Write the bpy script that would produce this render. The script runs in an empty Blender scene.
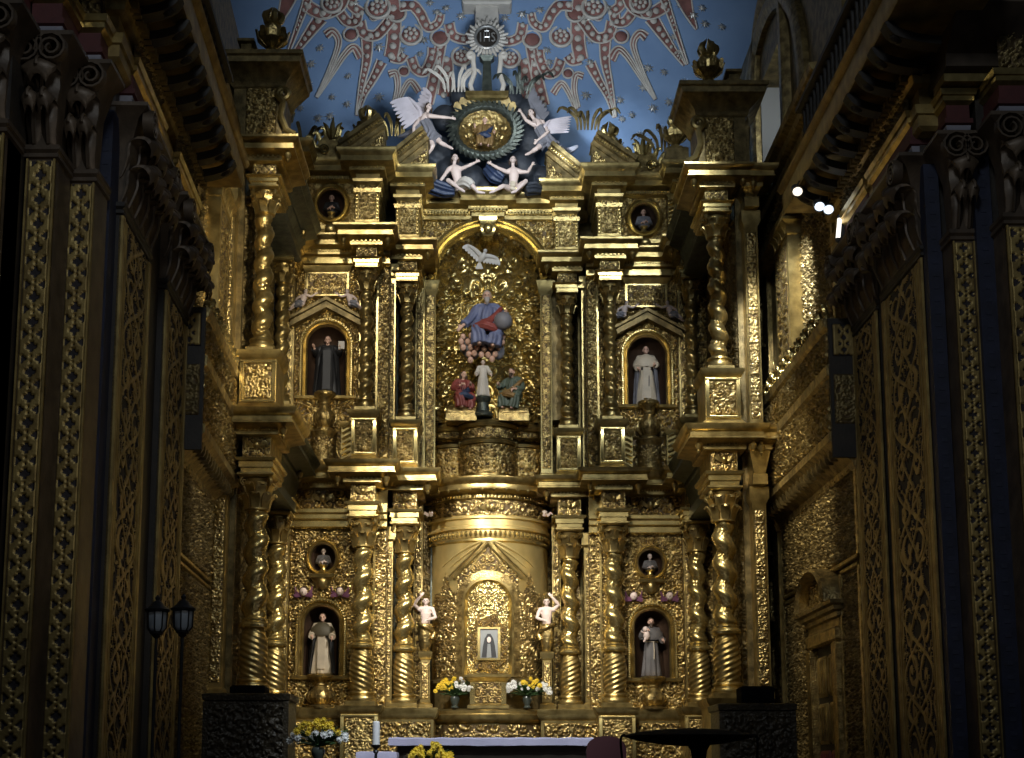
import bpy, math, random
import numpy as np
from mathutils import Vector, Matrix
random.seed(7)
RNG = np.random.default_rng(5)
S = bpy.context.scene
COL = S.collection
PI = math.pi
# ------------------------------------------------------------ camera
F_PX, CX, PY, EYE = 1400.0, 488.0, 548.0, 1.7
TH = math.radians(9.0)
ST, CT = math.sin(TH), math.cos(TH)
cam = bpy.data.cameras.new('camera'); camo = bpy.data.objects.new('camera', cam); COL.objects.link(camo)
camo.location = (0, 0, EYE); camo.rotation_euler = (PI / 2 + TH, 0, 0)
cam.sensor_fit = 'HORIZONTAL'; cam.sensor_width = 36.0; cam.lens = F_PX / 1024 * 36.0
cam.shift_x = (512 - CX) / 1024; cam.shift_y = (PY - 379) / 1024
cam.clip_start = 0.1; cam.clip_end = 200
S.camera = camo

def at(px, py, Y):
    k = (PY - py) / F_PX
    yd = CT - ST * k; zd = ST + CT * k
    t = Y / yd
    return Vector(((px - CX) / F_PX * t, Y, EYE + zd * t))

# ------------------------------------------------------------ materials
def mat(name, col, rough=.5, metal=0., bump=0., bscale=30., var=0., col2=None, vscale=4., emit=None, spec=.5, vor=False):
    m = bpy.data.materials.new(name); m.use_nodes = True
    nt = m.node_tree; b = nt.nodes['Principled BSDF']
    b.inputs['Roughness'].default_value = rough; b.inputs['Metallic'].default_value = metal
    b.inputs['Specular IOR Level'].default_value = spec
    c4 = (*col, 1)
    b.inputs['Base Color'].default_value = c4
    tc = nt.nodes.new('ShaderNodeTexCoord')
    if var > 0:
        n = nt.nodes.new('ShaderNodeTexNoise'); n.inputs['Scale'].default_value = vscale; n.inputs['Detail'].default_value = 6
        r = nt.nodes.new('ShaderNodeValToRGB')
        r.color_ramp.elements[0].position = .35; r.color_ramp.elements[1].position = .68
        c2 = col2 or tuple(c * (1 - var) for c in col)
        r.color_ramp.elements[0].color = (*c2, 1); r.color_ramp.elements[1].color = c4
        nt.links.new(tc.outputs['Object'], n.inputs['Vector']); nt.links.new(n.outputs['Fac'], r.inputs['Fac'])
        nt.links.new(r.outputs['Color'], b.inputs['Base Color'])
    if bump > 0:
        bp = nt.nodes.new('ShaderNodeBump'); bp.inputs['Strength'].default_value = bump; bp.inputs['Distance'].default_value = .02
        if vor:
            v = nt.nodes.new('ShaderNodeTexVoronoi'); v.inputs['Scale'].default_value = bscale
            v.feature = 'SMOOTH_F1'
            out = v.outputs['Distance']
        else:
            v = nt.nodes.new('ShaderNodeTexNoise'); v.inputs['Scale'].default_value = bscale; v.inputs['Detail'].default_value = 3
            out = v.outputs['Fac']
        nt.links.new(tc.outputs['Object'], v.inputs['Vector'])
        nt.links.new(out, bp.inputs['Height']); nt.links.new(bp.outputs['Normal'], b.inputs['Normal'])
    if emit:
        b.inputs['Emission Color'].default_value = (*emit[0], 1); b.inputs['Emission Strength'].default_value = emit[1]
    return m

M = {}
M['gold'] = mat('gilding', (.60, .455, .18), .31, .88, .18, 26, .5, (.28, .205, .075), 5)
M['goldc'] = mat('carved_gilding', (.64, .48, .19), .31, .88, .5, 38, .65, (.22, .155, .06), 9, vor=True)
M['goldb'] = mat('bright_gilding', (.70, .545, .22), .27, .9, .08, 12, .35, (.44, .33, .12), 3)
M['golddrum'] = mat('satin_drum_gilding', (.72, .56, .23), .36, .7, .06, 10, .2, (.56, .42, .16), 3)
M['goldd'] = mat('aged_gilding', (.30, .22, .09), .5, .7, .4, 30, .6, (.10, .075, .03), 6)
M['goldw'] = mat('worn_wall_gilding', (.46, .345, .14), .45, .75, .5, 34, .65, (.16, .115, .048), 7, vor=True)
M['goldshade'] = mat('gilt_recess_shade', (.13, .085, .035), .55, .5, .2, 30, .4)  # painted shade for the hollows of the gilt carvings
M['lace'] = mat('strapwork_gilding', (.40, .29, .10), .5, .55, .2, 40, .5, (.22, .15, .05), 5)
M['ground'] = mat('dark_strapwork_ground', (.022, .016, .018), .7, 0, .2, 40, .5)
M['redground'] = mat('dark_red_ground', (.09, .018, .016), .65, 0, .1, 30, .4)
M['blueg'] = mat('dark_blue_painted_ground', (.016, .020, .046), .6, 0, .1, 30, .5)
M['capital'] = mat('dark_capital_gilding', (.12, .085, .055), .5, .35, .15, 25, .5)
M['capband'] = mat('pale_grey_band', (.30, .29, .33), .6, 0, .1, 20, .3)
M['dark'] = mat('dark_recess_wood', (.03, .022, .014), .6, 0, .2, 25, .5)
M['niche'] = mat('niche_brown_paint', (.06, .032, .018), .55, 0, .2, 30, .4)
M['red'] = mat('polychrome_red', (.27, .06, .05), .5, 0, .1, 30, .3)
M['rose'] = mat('faded_red_stucco', (.30, .13, .11), .7, 0, .15, 40, .45)
M['white'] = mat('white_stucco', (.58, .54, .48), .6, 0, .1, 30, .2)
M['silver'] = mat('silver_leaf', (.78, .77, .74), .32, .75, .1, 30, .3)
M['skyblue'] = mat('vault_blue_paint', (.20, .30, .47), .85, 0, .12, 6, .25, (.16, .25, .41), 1.4, spec=.2)
M['skin'] = mat('flesh_paint', (.66, .42, .32), .45)
M['palelflesh'] = mat('pale_flesh_paint', (.70, .56, .50), .5)
M['hair'] = mat('brown_hair_paint', (.05, .028, .016), .6)
M['grey'] = mat('grey_hair_paint', (.36, .33, .32), .6)
M['eye'] = mat('eye_paint', (.01, .008, .008), .3)
M['habit'] = mat('cream_habit_paint', (.62, .53, .40), .55, 0, .1, 20, .25)
M['black'] = mat('black_cloth_paint', (.02, .02, .022), .55, 0, .1, 20, .3)
M['capecloth'] = mat('olive_cape_paint', (.085, .07, .04), .6, 0, .1, 20, .3)
M['friar'] = mat('grey_habit_paint', (.13, .12, .12), .6, 0, .1, 20, .4)
M['greycloak'] = mat('grey_cloak_paint', (.22, .22, .25), .6, 0, .1, 20, .3)
M['blue'] = mat('blue_robe_paint', (.15, .175, .31), .55, 0, .1, 20, .3)
M['dblue'] = mat('dark_blue_cloth_paint', (.03, .05, .11), .5, 0, .1, 20, .4)
M['green'] = mat('green_robe_paint', (.09, .12, .09), .55, 0, .1, 20, .3)
M['orange'] = mat('gilt_orange_cloth_paint', (.28, .17, .06), .5, .2, .1, 20, .3)
M['cloth'] = mat('lilac_white_altar_cloth', (.50, .46, .58), .8, 0, .15, 40, .15)
M['blackw'] = mat('black_lacquer', (.004, .004, .0045), .85, 0, .05, 20, spec=.1)
M['boxw'] = mat('dark_carved_box_wood', (.06, .045, .025), .45, .3, .6, 30, .5, vor=True)
M['chair'] = mat('dark_red_leather', (.05, .012, .014), .5)
M['wax'] = mat('candle_wax', (.72, .70, .68), .5)
M['yellow'] = mat('yellow_petals', (.75, .52, .03), .6)
M['wpetal'] = mat('white_petals', (.75, .74, .70), .6)
M['leafg'] = mat('green_leaves', (.05, .11, .03), .6, 0, 0, 1, .4)
M['vase'] = mat('dark_glass_vase', (.05, .06, .05), .2)
M['iron'] = mat('black_iron', (.02, .02, .022), .45, .5)
M['glass'] = mat('frosted_lantern_glass', (.30, .33, .36), .25)
M['winpane'] = mat('pale_window_plaster', (.34, .33, .30), .8)
M['floor'] = mat('dark_floor_boards', (.10, .06, .035), .4, 0, .1, 10, .4)
M['photo_bg'] = mat('painting_grey_ground', (.25, .26, .26), .5, 0, 0, 1, .2)
M['violet'] = mat('violet_wing_paint', (.16, .06, .11), .5)
M['lampw'] = mat('warm_lamp_face', (1, .9, .7), .5, emit=((1, .88, .70), 1.6))
M['lampc'] = mat('cool_lamp_face', (1, 1, 1), .5, emit=((.74, .86, 1), 1.7))
M['edgeglow'] = mat('lit_edge_glow', (1, .97, .9), .5, emit=((1, .95, .85), 1.6))  # emission standing in for light caught on an edge
M['pwing'] = mat('mauve_white_feathers', (.62, .56, .60), .55, 0, .1, 30, .2)
M['spotbody'] = mat('lamp_housing', (.05, .05, .05), .5)
M['darkgreen'] = mat('green_and_shaded_gilding', (.10, .115, .095), .42, .6, .4, 30, .6, (.04, .048, .042), 7)  # dark green gilding; on the return entablatures it stands in for shade
M['cloud'] = mat('slate_cloud_paint', (.035, .042, .055), .6, .1, .9, 9, .5)

# ------------------------------------------------------------ object helpers
def link(o, parent=None):
    COL.objects.link(o)
    if parent: o.parent = parent
    return o

ORG = {}
def thing(name, label, cat, loc=(0, 0, 0), group=None, kind=None):
    o = bpy.data.objects.new(name, None); o.empty_display_size = .1
    COL.objects.link(o); o.location = loc; ORG[o.name] = Vector(loc)
    o['label'] = label; o['category'] = cat
    if group: o['group'] = group
    if kind: o['kind'] = kind
    return o

def tag(o, label=None, cat=None, group=None, kind=None):
    if label: o['label'] = label
    if cat: o['category'] = cat
    if group: o['group'] = group
    if kind: o['kind'] = kind
    return o

def mk(name, V, Fc, mats, parent=None, mi=None, smooth=True, sharp=38):
    """one mesh object; world-space V; Fc list of index lists or (n,4) array"""
    V = np.asarray(V, dtype=np.float64).reshape(-1, 3)
    if parent is not None: org = np.array(ORG[parent.name])
    else: org = np.array([(V[:, 0].min() + V[:, 0].max()) / 2, (V[:, 1].min() + V[:, 1].max()) / 2, V[:, 2].min()])
    me = bpy.data.meshes.new(name)
    me.vertices.add(len(V)); me.vertices.foreach_set('co', (V - org).astype(np.float32).ravel())
    if isinstance(Fc, np.ndarray):
        n = len(Fc); tot = np.full(n, Fc.shape[1], np.int32); idx = Fc.astype(np.int32).ravel()
    else:
        n = len(Fc); tot = np.array([len(f) for f in Fc], np.int32); idx = np.array([i for f in Fc for i in f], np.int32)
    st = np.concatenate(([0], np.cumsum(tot)[:-1])).astype(np.int32)
    me.loops.add(len(idx)); me.loops.foreach_set('vertex_index', idx)
    me.polygons.add(n); me.polygons.foreach_set('loop_start', st); me.polygons.foreach_set('loop_total', tot)
    if mi is not None: me.polygons.foreach_set('material_index', np.asarray(mi, np.int32))
    me.polygons.foreach_set('use_smooth', np.full(n, bool(smooth)))
    for m in (mats if isinstance(mats, (list, tuple)) else [mats]):
        me.materials.append(M[m])
    me.update(calc_edges=True); me.validate()
    if smooth and sharp: me.set_sharp_from_angle(angle=math.radians(sharp))
    o = bpy.data.objects.new(name, me); COL.objects.link(o)
    if parent is not None:
        o.parent = parent
        ORG[o.name] = Vector(org)
    else:
        o.location = org; ORG[o.name] = Vector(org)
    return o

class MB:
    def __init__(s): s.v = []; s.f = []; s.m = []; s.mi = 0
    def add(s, vs, fs):
        n = len(s.v); s.v.extend([tuple(p) for p in vs])
        for f in fs: s.f.append([i + n for i in f]); s.m.append(s.mi)
    def rows(s, R, closed=True, cap=True):
        n = len(R[0]); vs = [p for r in R for p in r]; fs = []
        for i in range(len(R) - 1):
            for j in range(n if closed else n - 1):
                k = (j + 1) % n
                fs.append([i * n + j, i * n + k, (i + 1) * n + k, (i + 1) * n + j])
        if cap and closed:
            fs.append(list(range(n))[::-1]); fs.append([(len(R) - 1) * n + j for j in range(n)])
        s.add(vs, fs)
    def box(s, x0, x1, y0, y1, z0, z1):
        s.rows([[(x0, y0, z), (x1, y0, z), (x1, y1, z), (x0, y1, z)] for z in (z0, z1)])
    def rect(s, x0, x1, y0, y1, prof, sides='lrf'):
        """moulded block: prof of (out, z) offsets the footprint"""
        l, r, f, b = ('l' in sides), ('r' in sides), ('f' in sides), ('b' in sides)
        s.rows([[(x0 - o * l, y0 - o * f, z), (x1 + o * r, y0 - o * f, z), (x1 + o * r, y1 + o * b, z), (x0 - o * l, y1 + o * b, z)] for o, z in prof])
    def lathe(s, prof, n=24, c=(0, 0, 0), a0=0, a1=2 * PI, sx=1, sy=1):
        full = abs(a1 - a0 - 2 * PI) < 1e-6; k = n if full else n + 1
        s.rows([[(c[0] + r * math.cos(a0 + (a1 - a0) * j / n) * sx, c[1] + r * math.sin(a0 + (a1 - a0) * j / n) * sy, c[2] + z) for j in range(k)] for r, z in prof], closed=full, cap=full)
    def tube(s, pts, rad, n=8, flat=1.0, up=None):
        pts = [Vector(p) for p in pts]; R = []
        if not isinstance(rad, (list, tuple)): rad = [rad] * len(pts)
        nrm = None
        for i, p in enumerate(pts):
            t = (pts[min(i + 1, len(pts) - 1)] - pts[max(i - 1, 0)])
            t = t.normalized() if t.length > 1e-9 else Vector((0, 0, 1))
            if nrm is None:
                a = Vector(up) if up else (Vector((0, 1, 0)) if abs(t.y) < .9 else Vector((1, 0, 0)))
                nrm = (a - t * a.dot(t)).normalized()
            else:
                a = Vector(up) if up else nrm
                q = a - t * a.dot(t)
                nrm = q.normalized() if q.length > 1e-6 else nrm
            b = t.cross(nrm)
            R.append([p + (nrm * math.cos(2 * PI * j / n) * flat + b * math.sin(2 * PI * j / n)) * rad[i] for j in range(n)])
        s.rows(R)
    def ribbon(s, pts, wid, thick, side):
        """flat strap: side = width direction (vector or list)"""
        pts = [Vector(p) for p in pts]; R = []
        for i, p in enumerate(pts):
            t = (pts[min(i + 1, len(pts) - 1)] - pts[max(i - 1, 0)]).normalized()
            sd = Vector(side[i] if isinstance(side, list) else side)
            sd = (sd - t * sd.dot(t)).normalized(); nn = t.cross(sd)
            w = (wid[i] if isinstance(wid, (list, tuple)) else wid) / 2; h = thick / 2
            R.append([p + sd * w + nn * h * .3, p + nn * h, p - sd * w + nn * h * .3, p - sd * w - nn * h, p + sd * w - nn * h])
        s.rows(R)
    def ball(s, c, r, nu=12, nv=8):
        if not isinstance(r, (list, tuple)): r = (r, r, r)
        R = []
        for i in range(nv + 1):
            a = PI * (i + .0) / nv; a = min(max(a, .06), PI - .06)
            R.append([(c[0] + r[0] * math.sin(a) * math.cos(2 * PI * j / nu), c[1] + r[1] * math.sin(a) * math.sin(2 * PI * j / nu), c[2] - r[2] * math.cos(a)) for j in range(nu)])
        s.rows(R)
    def prism(s, poly, d, axis='y'):
        """poly of (x,z) extruded from y=d[0] to d[1]"""
        n = len(poly)
        A = [(p[0], d[0], p[1]) for p in poly]; B = [(p[0], d[1], p[1]) for p in poly]
        s.add(A + B, [list(range(n)), [n + i for i in range(n)][::-1]] + [[i, n + i, n + (i + 1) % n, (i + 1) % n] for i in range(n)])
    def arch(s, cx, cz, r, prof, y, leg=0, n=28, a0=0, a1=PI, sz=1):
        """moulding swept over an arch in the xz plane; prof closed loop of (dr, dy)"""
        R = []
        if leg and a0 == 0: R.append([(cx + r + a, y + b, cz - leg) for a, b in prof])
        for i in range(n + 1):
            t = a0 + (a1 - a0) * i / n
            R.append([(cx + (r + a) * math.cos(t), y + b, cz + (r + a) * math.sin(t) * sz) for a, b in prof])
        if leg and a1 == PI: R.append([(cx - r - a, y + b, cz - leg) for a, b in prof])
        s.rows(R)
    def xf(s, M4, start=0):
        for i in range(start, len(s.v)): s.v[i] = tuple(M4 @ Vector(s.v[i]))
    def build(s, name, mats, parent=None, smooth=True, sharp=38):
        return mk(name, s.v, s.f, mats, parent, s.m, smooth, sharp)

def spl(pts, n=8):
    """Catmull-Rom through points"""
    P = [Vector(p) for p in pts]; out = []
    for i in range(len(P) - 1):
        a = P[max(i - 1, 0)]; b = P[i]; c = P[i + 1]; d = P[min(i + 2, len(P) - 1)]
        for k in range(n):
            t = k / n
            out.append(.5 * ((2 * b) + (c - a) * t + (2 * a - 5 * b + 4 * c - d) * t * t + (3 * b - a - 3 * c + d) * t ** 3))
    out.append(P[-1]); return out

# ------------------------------------------------------------ relief carving
def sst(a, b, x):
    t = np.clip((x - a) / (b - a), 0, 1); return t * t * (3 - 2 * t)

def wob(U, V, f, seed):
    r = np.random.default_rng(seed); o = np.zeros_like(U)
    for _ in range(5):
        a = r.uniform(0, 2 * PI); k = f * r.uniform(.6, 1.5)
        o += np.sin(k * (np.cos(a) * U + np.sin(a) * V) + r.uniform(0, 6.28))
    return o / 2.4

def h_scroll(U, V, c, seed=1):
    w = .10 * c
    U2 = U + w * wob(U, V, 3.2 / c, seed); V2 = V + w * wob(U, V, 3.2 / c, seed + 1)
    iu = np.floor(U2 / c); iv = np.floor(V2 / c); a = U2 / c - iu - .5; b = V2 / c - iv - .5
    par = np.mod(iu + iv, 2) * 2 - 1
    r = np.hypot(a, b); th = np.arctan2(b, a * par)
    sp = np.clip(np.cos(th - 2 * PI * r * 2.7) * 1.5, 0, 1) * sst(.52, .42, r)
    sp = sp * (.75 + .25 * np.cos(th * 7))
    ctr = sst(.13, .06, r)
    rc = np.hypot(.5 - np.abs(a), .5 - np.abs(b)); tc = np.arctan2(.5 - np.abs(b), .5 - np.abs(a))
    leaf = np.clip(np.cos(4 * tc) * .8 + .3, 0, 1) * sst(.30, .12, rc)
    return np.clip(np.maximum(np.maximum(sp, ctr), leaf), 0, 1)

def h_leaf(U, V, c, seed=1):
    U = np.abs(U)
    w = .35 * c
    U2 = U + w * wob(U, V, 2.6 / c, seed); V2 = V + w * wob(U, V, 2.6 / c, seed + 3)
    n1 = wob(U2, V2, 7 / c, seed + 7); n2 = wob(U2, V2, 13 / c, seed + 9)
    rid = np.clip(1 - np.abs(n1) * 2.3, 0, 1); bl = sst(.15, .8, n2)
    return np.clip(np.maximum(rid ** .8, .75 * bl), 0, 1)

def h_mix(U, V, c, seed=1):
    return np.maximum(h_scroll(U, V, c, seed), .6 * h_leaf(U, V, c * .7, seed + 20))

def h_lace(U, V, w, seed=1):
    p = w * 1.15; t = .017 * w; ph = 2 * PI * V / p
    d = np.full_like(U, 9.)
    for A, f, o in ((.39, 1, 0), (.39, 1, PI), (.20, 1, PI / 2), (.20, 1, -PI / 2)):
        s_ = A * w * 2 * PI / p * f * np.cos(ph * f + o)
        d = np.minimum(d, np.abs(U - A * w * np.sin(ph * f + o)) / np.sqrt(1 + s_ ** 2))
    H = sst(t * 1.4, t * .8, d)
    sc = h_scroll(U, V, w * .36, seed + 3)
    H = np.maximum(H, sst(.25, .5, sc) * .9)
    x = np.abs(U / w)
    H = np.where((x > .415), 0, H)
    return np.maximum(H, ((x > .462) | ((x > .415) & (x < .435))) * 1.0)

def h_quat(U, V, w, seed=1):
    p = w * 1.05; b = np.mod(V, p) - p / 2
    hole = np.zeros_like(U, bool)
    for cx, cz in ((.15, 0), (-.15, 0), (0, .15), (0, -.15)):
        hole |= np.hypot(U - cx * w, b - cz * w) < .105 * w
    hole |= (np.abs(U) < .09 * w) & (np.abs(b) < .09 * w)
    bb = np.abs(b) - p / 2
    for sx in (1, -1):
        for cx, cz in ((.36, .10), (.36, -.10), (.25, 0)):
            hole |= np.hypot(U - sx * cx * w, bb - cz * w) < .088 * w
        hole |= (np.abs(U - sx * .36 * w) < .06 * w) & (np.abs(bb) < .10 * w)
    hole |= np.hypot(U, bb - .13 * w) < .07 * w
    hole |= np.hypot(U, bb + .13 * w) < .07 * w
    H = np.where(hole, 0., 1.)
    return np.maximum(H, (np.abs(U) > .45 * w) * 1.0)

HF = {'scroll': h_scroll, 'leaf': h_leaf, 'mix': h_mix, 'lace': h_lace, 'quat': h_quat}

def gridfaces(nv, nu, keep=None):
    i = np.arange(nv * nu).reshape(nv, nu)
    q = np.stack([i[:-1, :-1], i[:-1, 1:], i[1:, 1:], i[1:, :-1]], -1).reshape(-1, 4)
    if keep is not None:
        k = keep[:-1, :-1] & keep[:-1, 1:] & keep[1:, 1:] & keep[1:, :-1]
        q = q[k.reshape(-1)]
    return q

def relief(name, mats, parent, o, u, v, w, h, kind, c, depth=.04, step=.022, seed=1, keep=None, edge=.03, two=False, extra=None, shift=0):
    """carved panel: o = lower centre point, u/v unit axes, normal = u x v; the rim drops back to the wall so it is a closed carving"""
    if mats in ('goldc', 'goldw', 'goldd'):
        mats, two = [mats, 'goldshade'], True  # low parts take a darker material: recess shade put into the colour
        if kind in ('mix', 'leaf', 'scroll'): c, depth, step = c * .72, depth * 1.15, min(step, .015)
    o, u, v = (np.array(x, float) for x in (o, u, v)); n = np.cross(u, v)
    nu = max(4, int(w / step)); nv = max(4, int(h / step))
    uu = np.linspace(-w / 2, w / 2, nu); vv = np.linspace(0, h, nv)
    U, V = np.meshgrid(uu, vv)
    H = HF[kind](U, V + shift, c, seed)
    if edge:
        e = np.minimum(np.minimum(w / 2 - np.abs(U), V), h - V); H = H * sst(0, edge, e)
    if extra is not None: H = np.maximum(H, extra(U, V))
    D = H * depth
    D[0] = D[-1] = -.01; D[:, 0] = D[:, -1] = -.01
    P = o + U[..., None] * u + V[..., None] * v + D[..., None] * n
    q = gridfaces(nv, nu, None if keep is None else keep(U, V))
    mi = None
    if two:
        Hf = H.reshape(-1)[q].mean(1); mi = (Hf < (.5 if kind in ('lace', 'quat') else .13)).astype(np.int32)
    return mk(name, P.reshape(-1, 3), q, mats, parent, mi, True, None)

def wraprelief(name, mats, parent, c, r, a0, a1, z0, z1, kind, cell, depth=.04, step=.022, seed=1, keep=None, prof=None, two=False, sign=1):
    """carving wrapped on a vertical drum; a = angle from -Y (front), positive to +X; sign=-1 carves the inside of a niche"""
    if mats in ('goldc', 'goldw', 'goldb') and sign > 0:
        mats, two, cell = [mats, 'goldshade'], True, cell * .75
    nu = max(4, int(r * (a1 - a0) / step)); nv = max(4, int((z1 - z0) / step))
    A, Z = np.meshgrid(np.linspace(a0, a1, nu), np.linspace(z0, z1, nv))
    U = A * r; H = HF[kind](U, Z, cell, seed)
    R = r + sign * H * depth if prof is None else prof(Z) + sign * H * depth
    P = np.stack([c[0] + R * np.sin(A), c[1] - R * np.cos(A), Z], -1)
    q = gridfaces(nv, nu, None if keep is None else keep(U, Z))
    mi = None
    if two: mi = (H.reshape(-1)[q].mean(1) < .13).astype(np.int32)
    return mk(name, P.reshape(-1, 3), q, mats, parent, mi, True, None)
# ============================================================ THE SETTING
def plate(mb, x0, x1, z0, z1, holes, y0, y1):
    zs = sorted({z0, z1, *[h[2] for h in holes], *[h[3] for h in holes]})
    zs = [z for z in zs if z0 <= z <= z1]
    for za, zb in zip(zs, zs[1:]):
        zm = (za + zb) / 2; xs = [x0]
        for h in sorted(holes):
            if h[2] < zm < h[3]: xs += [h[0], h[1]]
        xs.append(x1)
        for a, b in zip(xs[::2], xs[1::2]):
            if b - a > 1e-4: mb.box(a, b, y0, y1, za, zb)

class Frame:
    def __init__(s, o, u, inn):
        s.o = Vector(o); s.u = Vector(u).normalized(); s.i = Vector(inn).normalized()
        s.M = Matrix(((s.u.x, s.i.x, 0, s.o.x), (s.u.y, s.i.y, 0, s.o.y), (0, 0, 1, 0), (0, 0, 0, 1)))
    def p(s, a, y, z): return s.M @ Vector((a, y, z))
FR = Frame((5.45, 0, 0), (0, -1, 0), (1, 0, 0)); FR.sg = -1
FL = Frame((-3.525, 0, 0), (-.05, 1, 0), (-1, -.05, 0)); FL.sg = 1
FF = Frame((0, 0, 0), (1, 0, 0), (0, 1, 0)); FF.sg = 1
def span(F, Ya, Yb): return sorted((F.sg * Ya, F.sg * Yb))

def fbuild(F, mb, name, mats, parent=None, smooth=True):
    mb.xf(F.M); return mb.build(name, mats, parent, smooth)

def frelief(F, name, mats, parent, a, y, z, w, h, kind, c, **k):
    return relief(name, mats, parent, F.p(a, y, z), F.u, (0, 0, 1), w, h, kind, c, **k)

m = MB(); m.box(-12, 12, -1, 13.5, -.2, 0); tag(m.build('floor', 'floor'), kind='structure')
m = MB(); m.box(-9, 9, 13.5, 31.5, -.2, 1.0)
for i in range(5): m.box(-5, 5, 12.2 + i * .3, 13.6, 0 + i * .18, .18 + i * .18)
tag(m.build('floor_sanctuary', 'floor'), kind='structure')
LW0, LW1 = 12.5, 30.6
# right side wall, with the arched lunette window opening
WIN_R = (*span(FR, 23.9, 26.3), 12.75, 15.2)
m = MB(); plate(m, *span(FR, 20.0, 29.0), 0, 16.6, [WIN_R], 0, .6)
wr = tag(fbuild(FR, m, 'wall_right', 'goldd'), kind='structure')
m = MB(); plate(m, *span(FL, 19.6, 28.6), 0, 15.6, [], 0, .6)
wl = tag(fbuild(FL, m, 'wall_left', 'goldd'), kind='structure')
m = MB(); m.box(-6.5, 6.5, 30.6, 31.2, 0, 13.2)
tag(m.build('wall_back', 'dark'), kind='structure')

# vault: a shell that rises behind the altarpiece and leans forward to the nave
def vaultY(X, Z): return 30.5 - .038 * max(Z - 11.5, 0) ** 2 - .02 * (X - .2) ** 2
R = []
for i in range(41):
    z = 11.5 + 7.5 * i / 40
    R.append([(x, vaultY(x, z), z) for x in np.linspace(-9.0, 9.4, 61)])
R2 = [[(x, y + .3, z) for x, y, z in r] for r in R]
m = MB(); m.rows(R, closed=False, cap=False)
nb = len(R) * 45
m.rows([r[::-1] for r in R2], closed=False, cap=False)
vault = tag(m.build('ceiling', 'skyblue', None, True, None), kind='structure')

def onv(px, py, lift=.03):
    """a point on the vault seen at a place in the photograph"""
    Y = 29.0
    for _ in range(25):
        p = at(px, py, Y); Y = .5 * Y + .5 * vaultY(p.x, p.z)
    return at(px, py, Y) + Vector((0, -lift, -lift * .4))

def vband(pts, w, style, taper=None, nm='ray'):
    P2 = spl([(x, y, 0) for x, y in pts], 9)
    P = [onv(p.x, p.y, .02) for p in P2]; N = len(P)
    W = [w] * N
    if isinstance(taper, tuple): W = [w * (taper[0] + (taper[1] - taper[0]) * i / (N - 1)) for i in range(N)]
    side = []
    for i in range(N):
        t = (P[min(i + 1, N - 1)] - P[max(i - 1, 0)]).normalized(); side.append(t.cross(Vector((0, -1, 0))).normalized())
    mb = MB(); mb.mi = 1; mb.ribbon(P, W, .05, side)
    mb.mi = 0; up = Vector((0, -.03, 0))
    rt = .020
    for sgn in (1, -1):
        mb.tube([p + s * (ww / 2 * sgn) + up for p, s, ww in zip(P, side, W)], rt, 6)
    if style == 'stripe':
        mb.tube([p + up * 1.2 for p in P], .020, 6)
    if style == 'bead':
        L = 0; nxt = .05
        for i in range(1, N):
            L += (P[i] - P[i - 1]).length
            if L > nxt and W[i] > .09:
                r = W[i] * .27; mb.ball(P[i] + up * 1.5, (r, .05, r), 8, 5); nxt = L + W[i] * .60
    return mb.build(nm, ['white', 'rose'], vault, True, 50)

def vdisc(px, py, r, kind):
    c = onv(px, py, .03); mb = MB(); mb.mi = 0
    ring = [(c.x + r * math.cos(t), c.y - .03, c.z + r * math.sin(t)) for t in np.linspace(0, 2 * PI, 25)]
    mb.tube(ring, r * .16, 6)
    mb.mi = 1; mb.ball((c.x, c.y, c.z), (r * .86, .06, r * .86), 16, 8)
    mb.mi = 0
    if kind == 'rosette':
        for k in range(7):
            t = 2 * PI * k / 7; mb.ball((c.x + r * .5 * math.cos(t), c.y - .06, c.z + r * .5 * math.sin(t)), (r * .2, .05, r * .2), 8, 5)
        mb.ball((c.x, c.y - .07, c.z), (r * .2, .05, r * .2), 8, 5)
    return mb.build('rosette' if kind == 'rosette' else 'red_boss', ['white', 'rose'], vault, True, 50)

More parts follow.
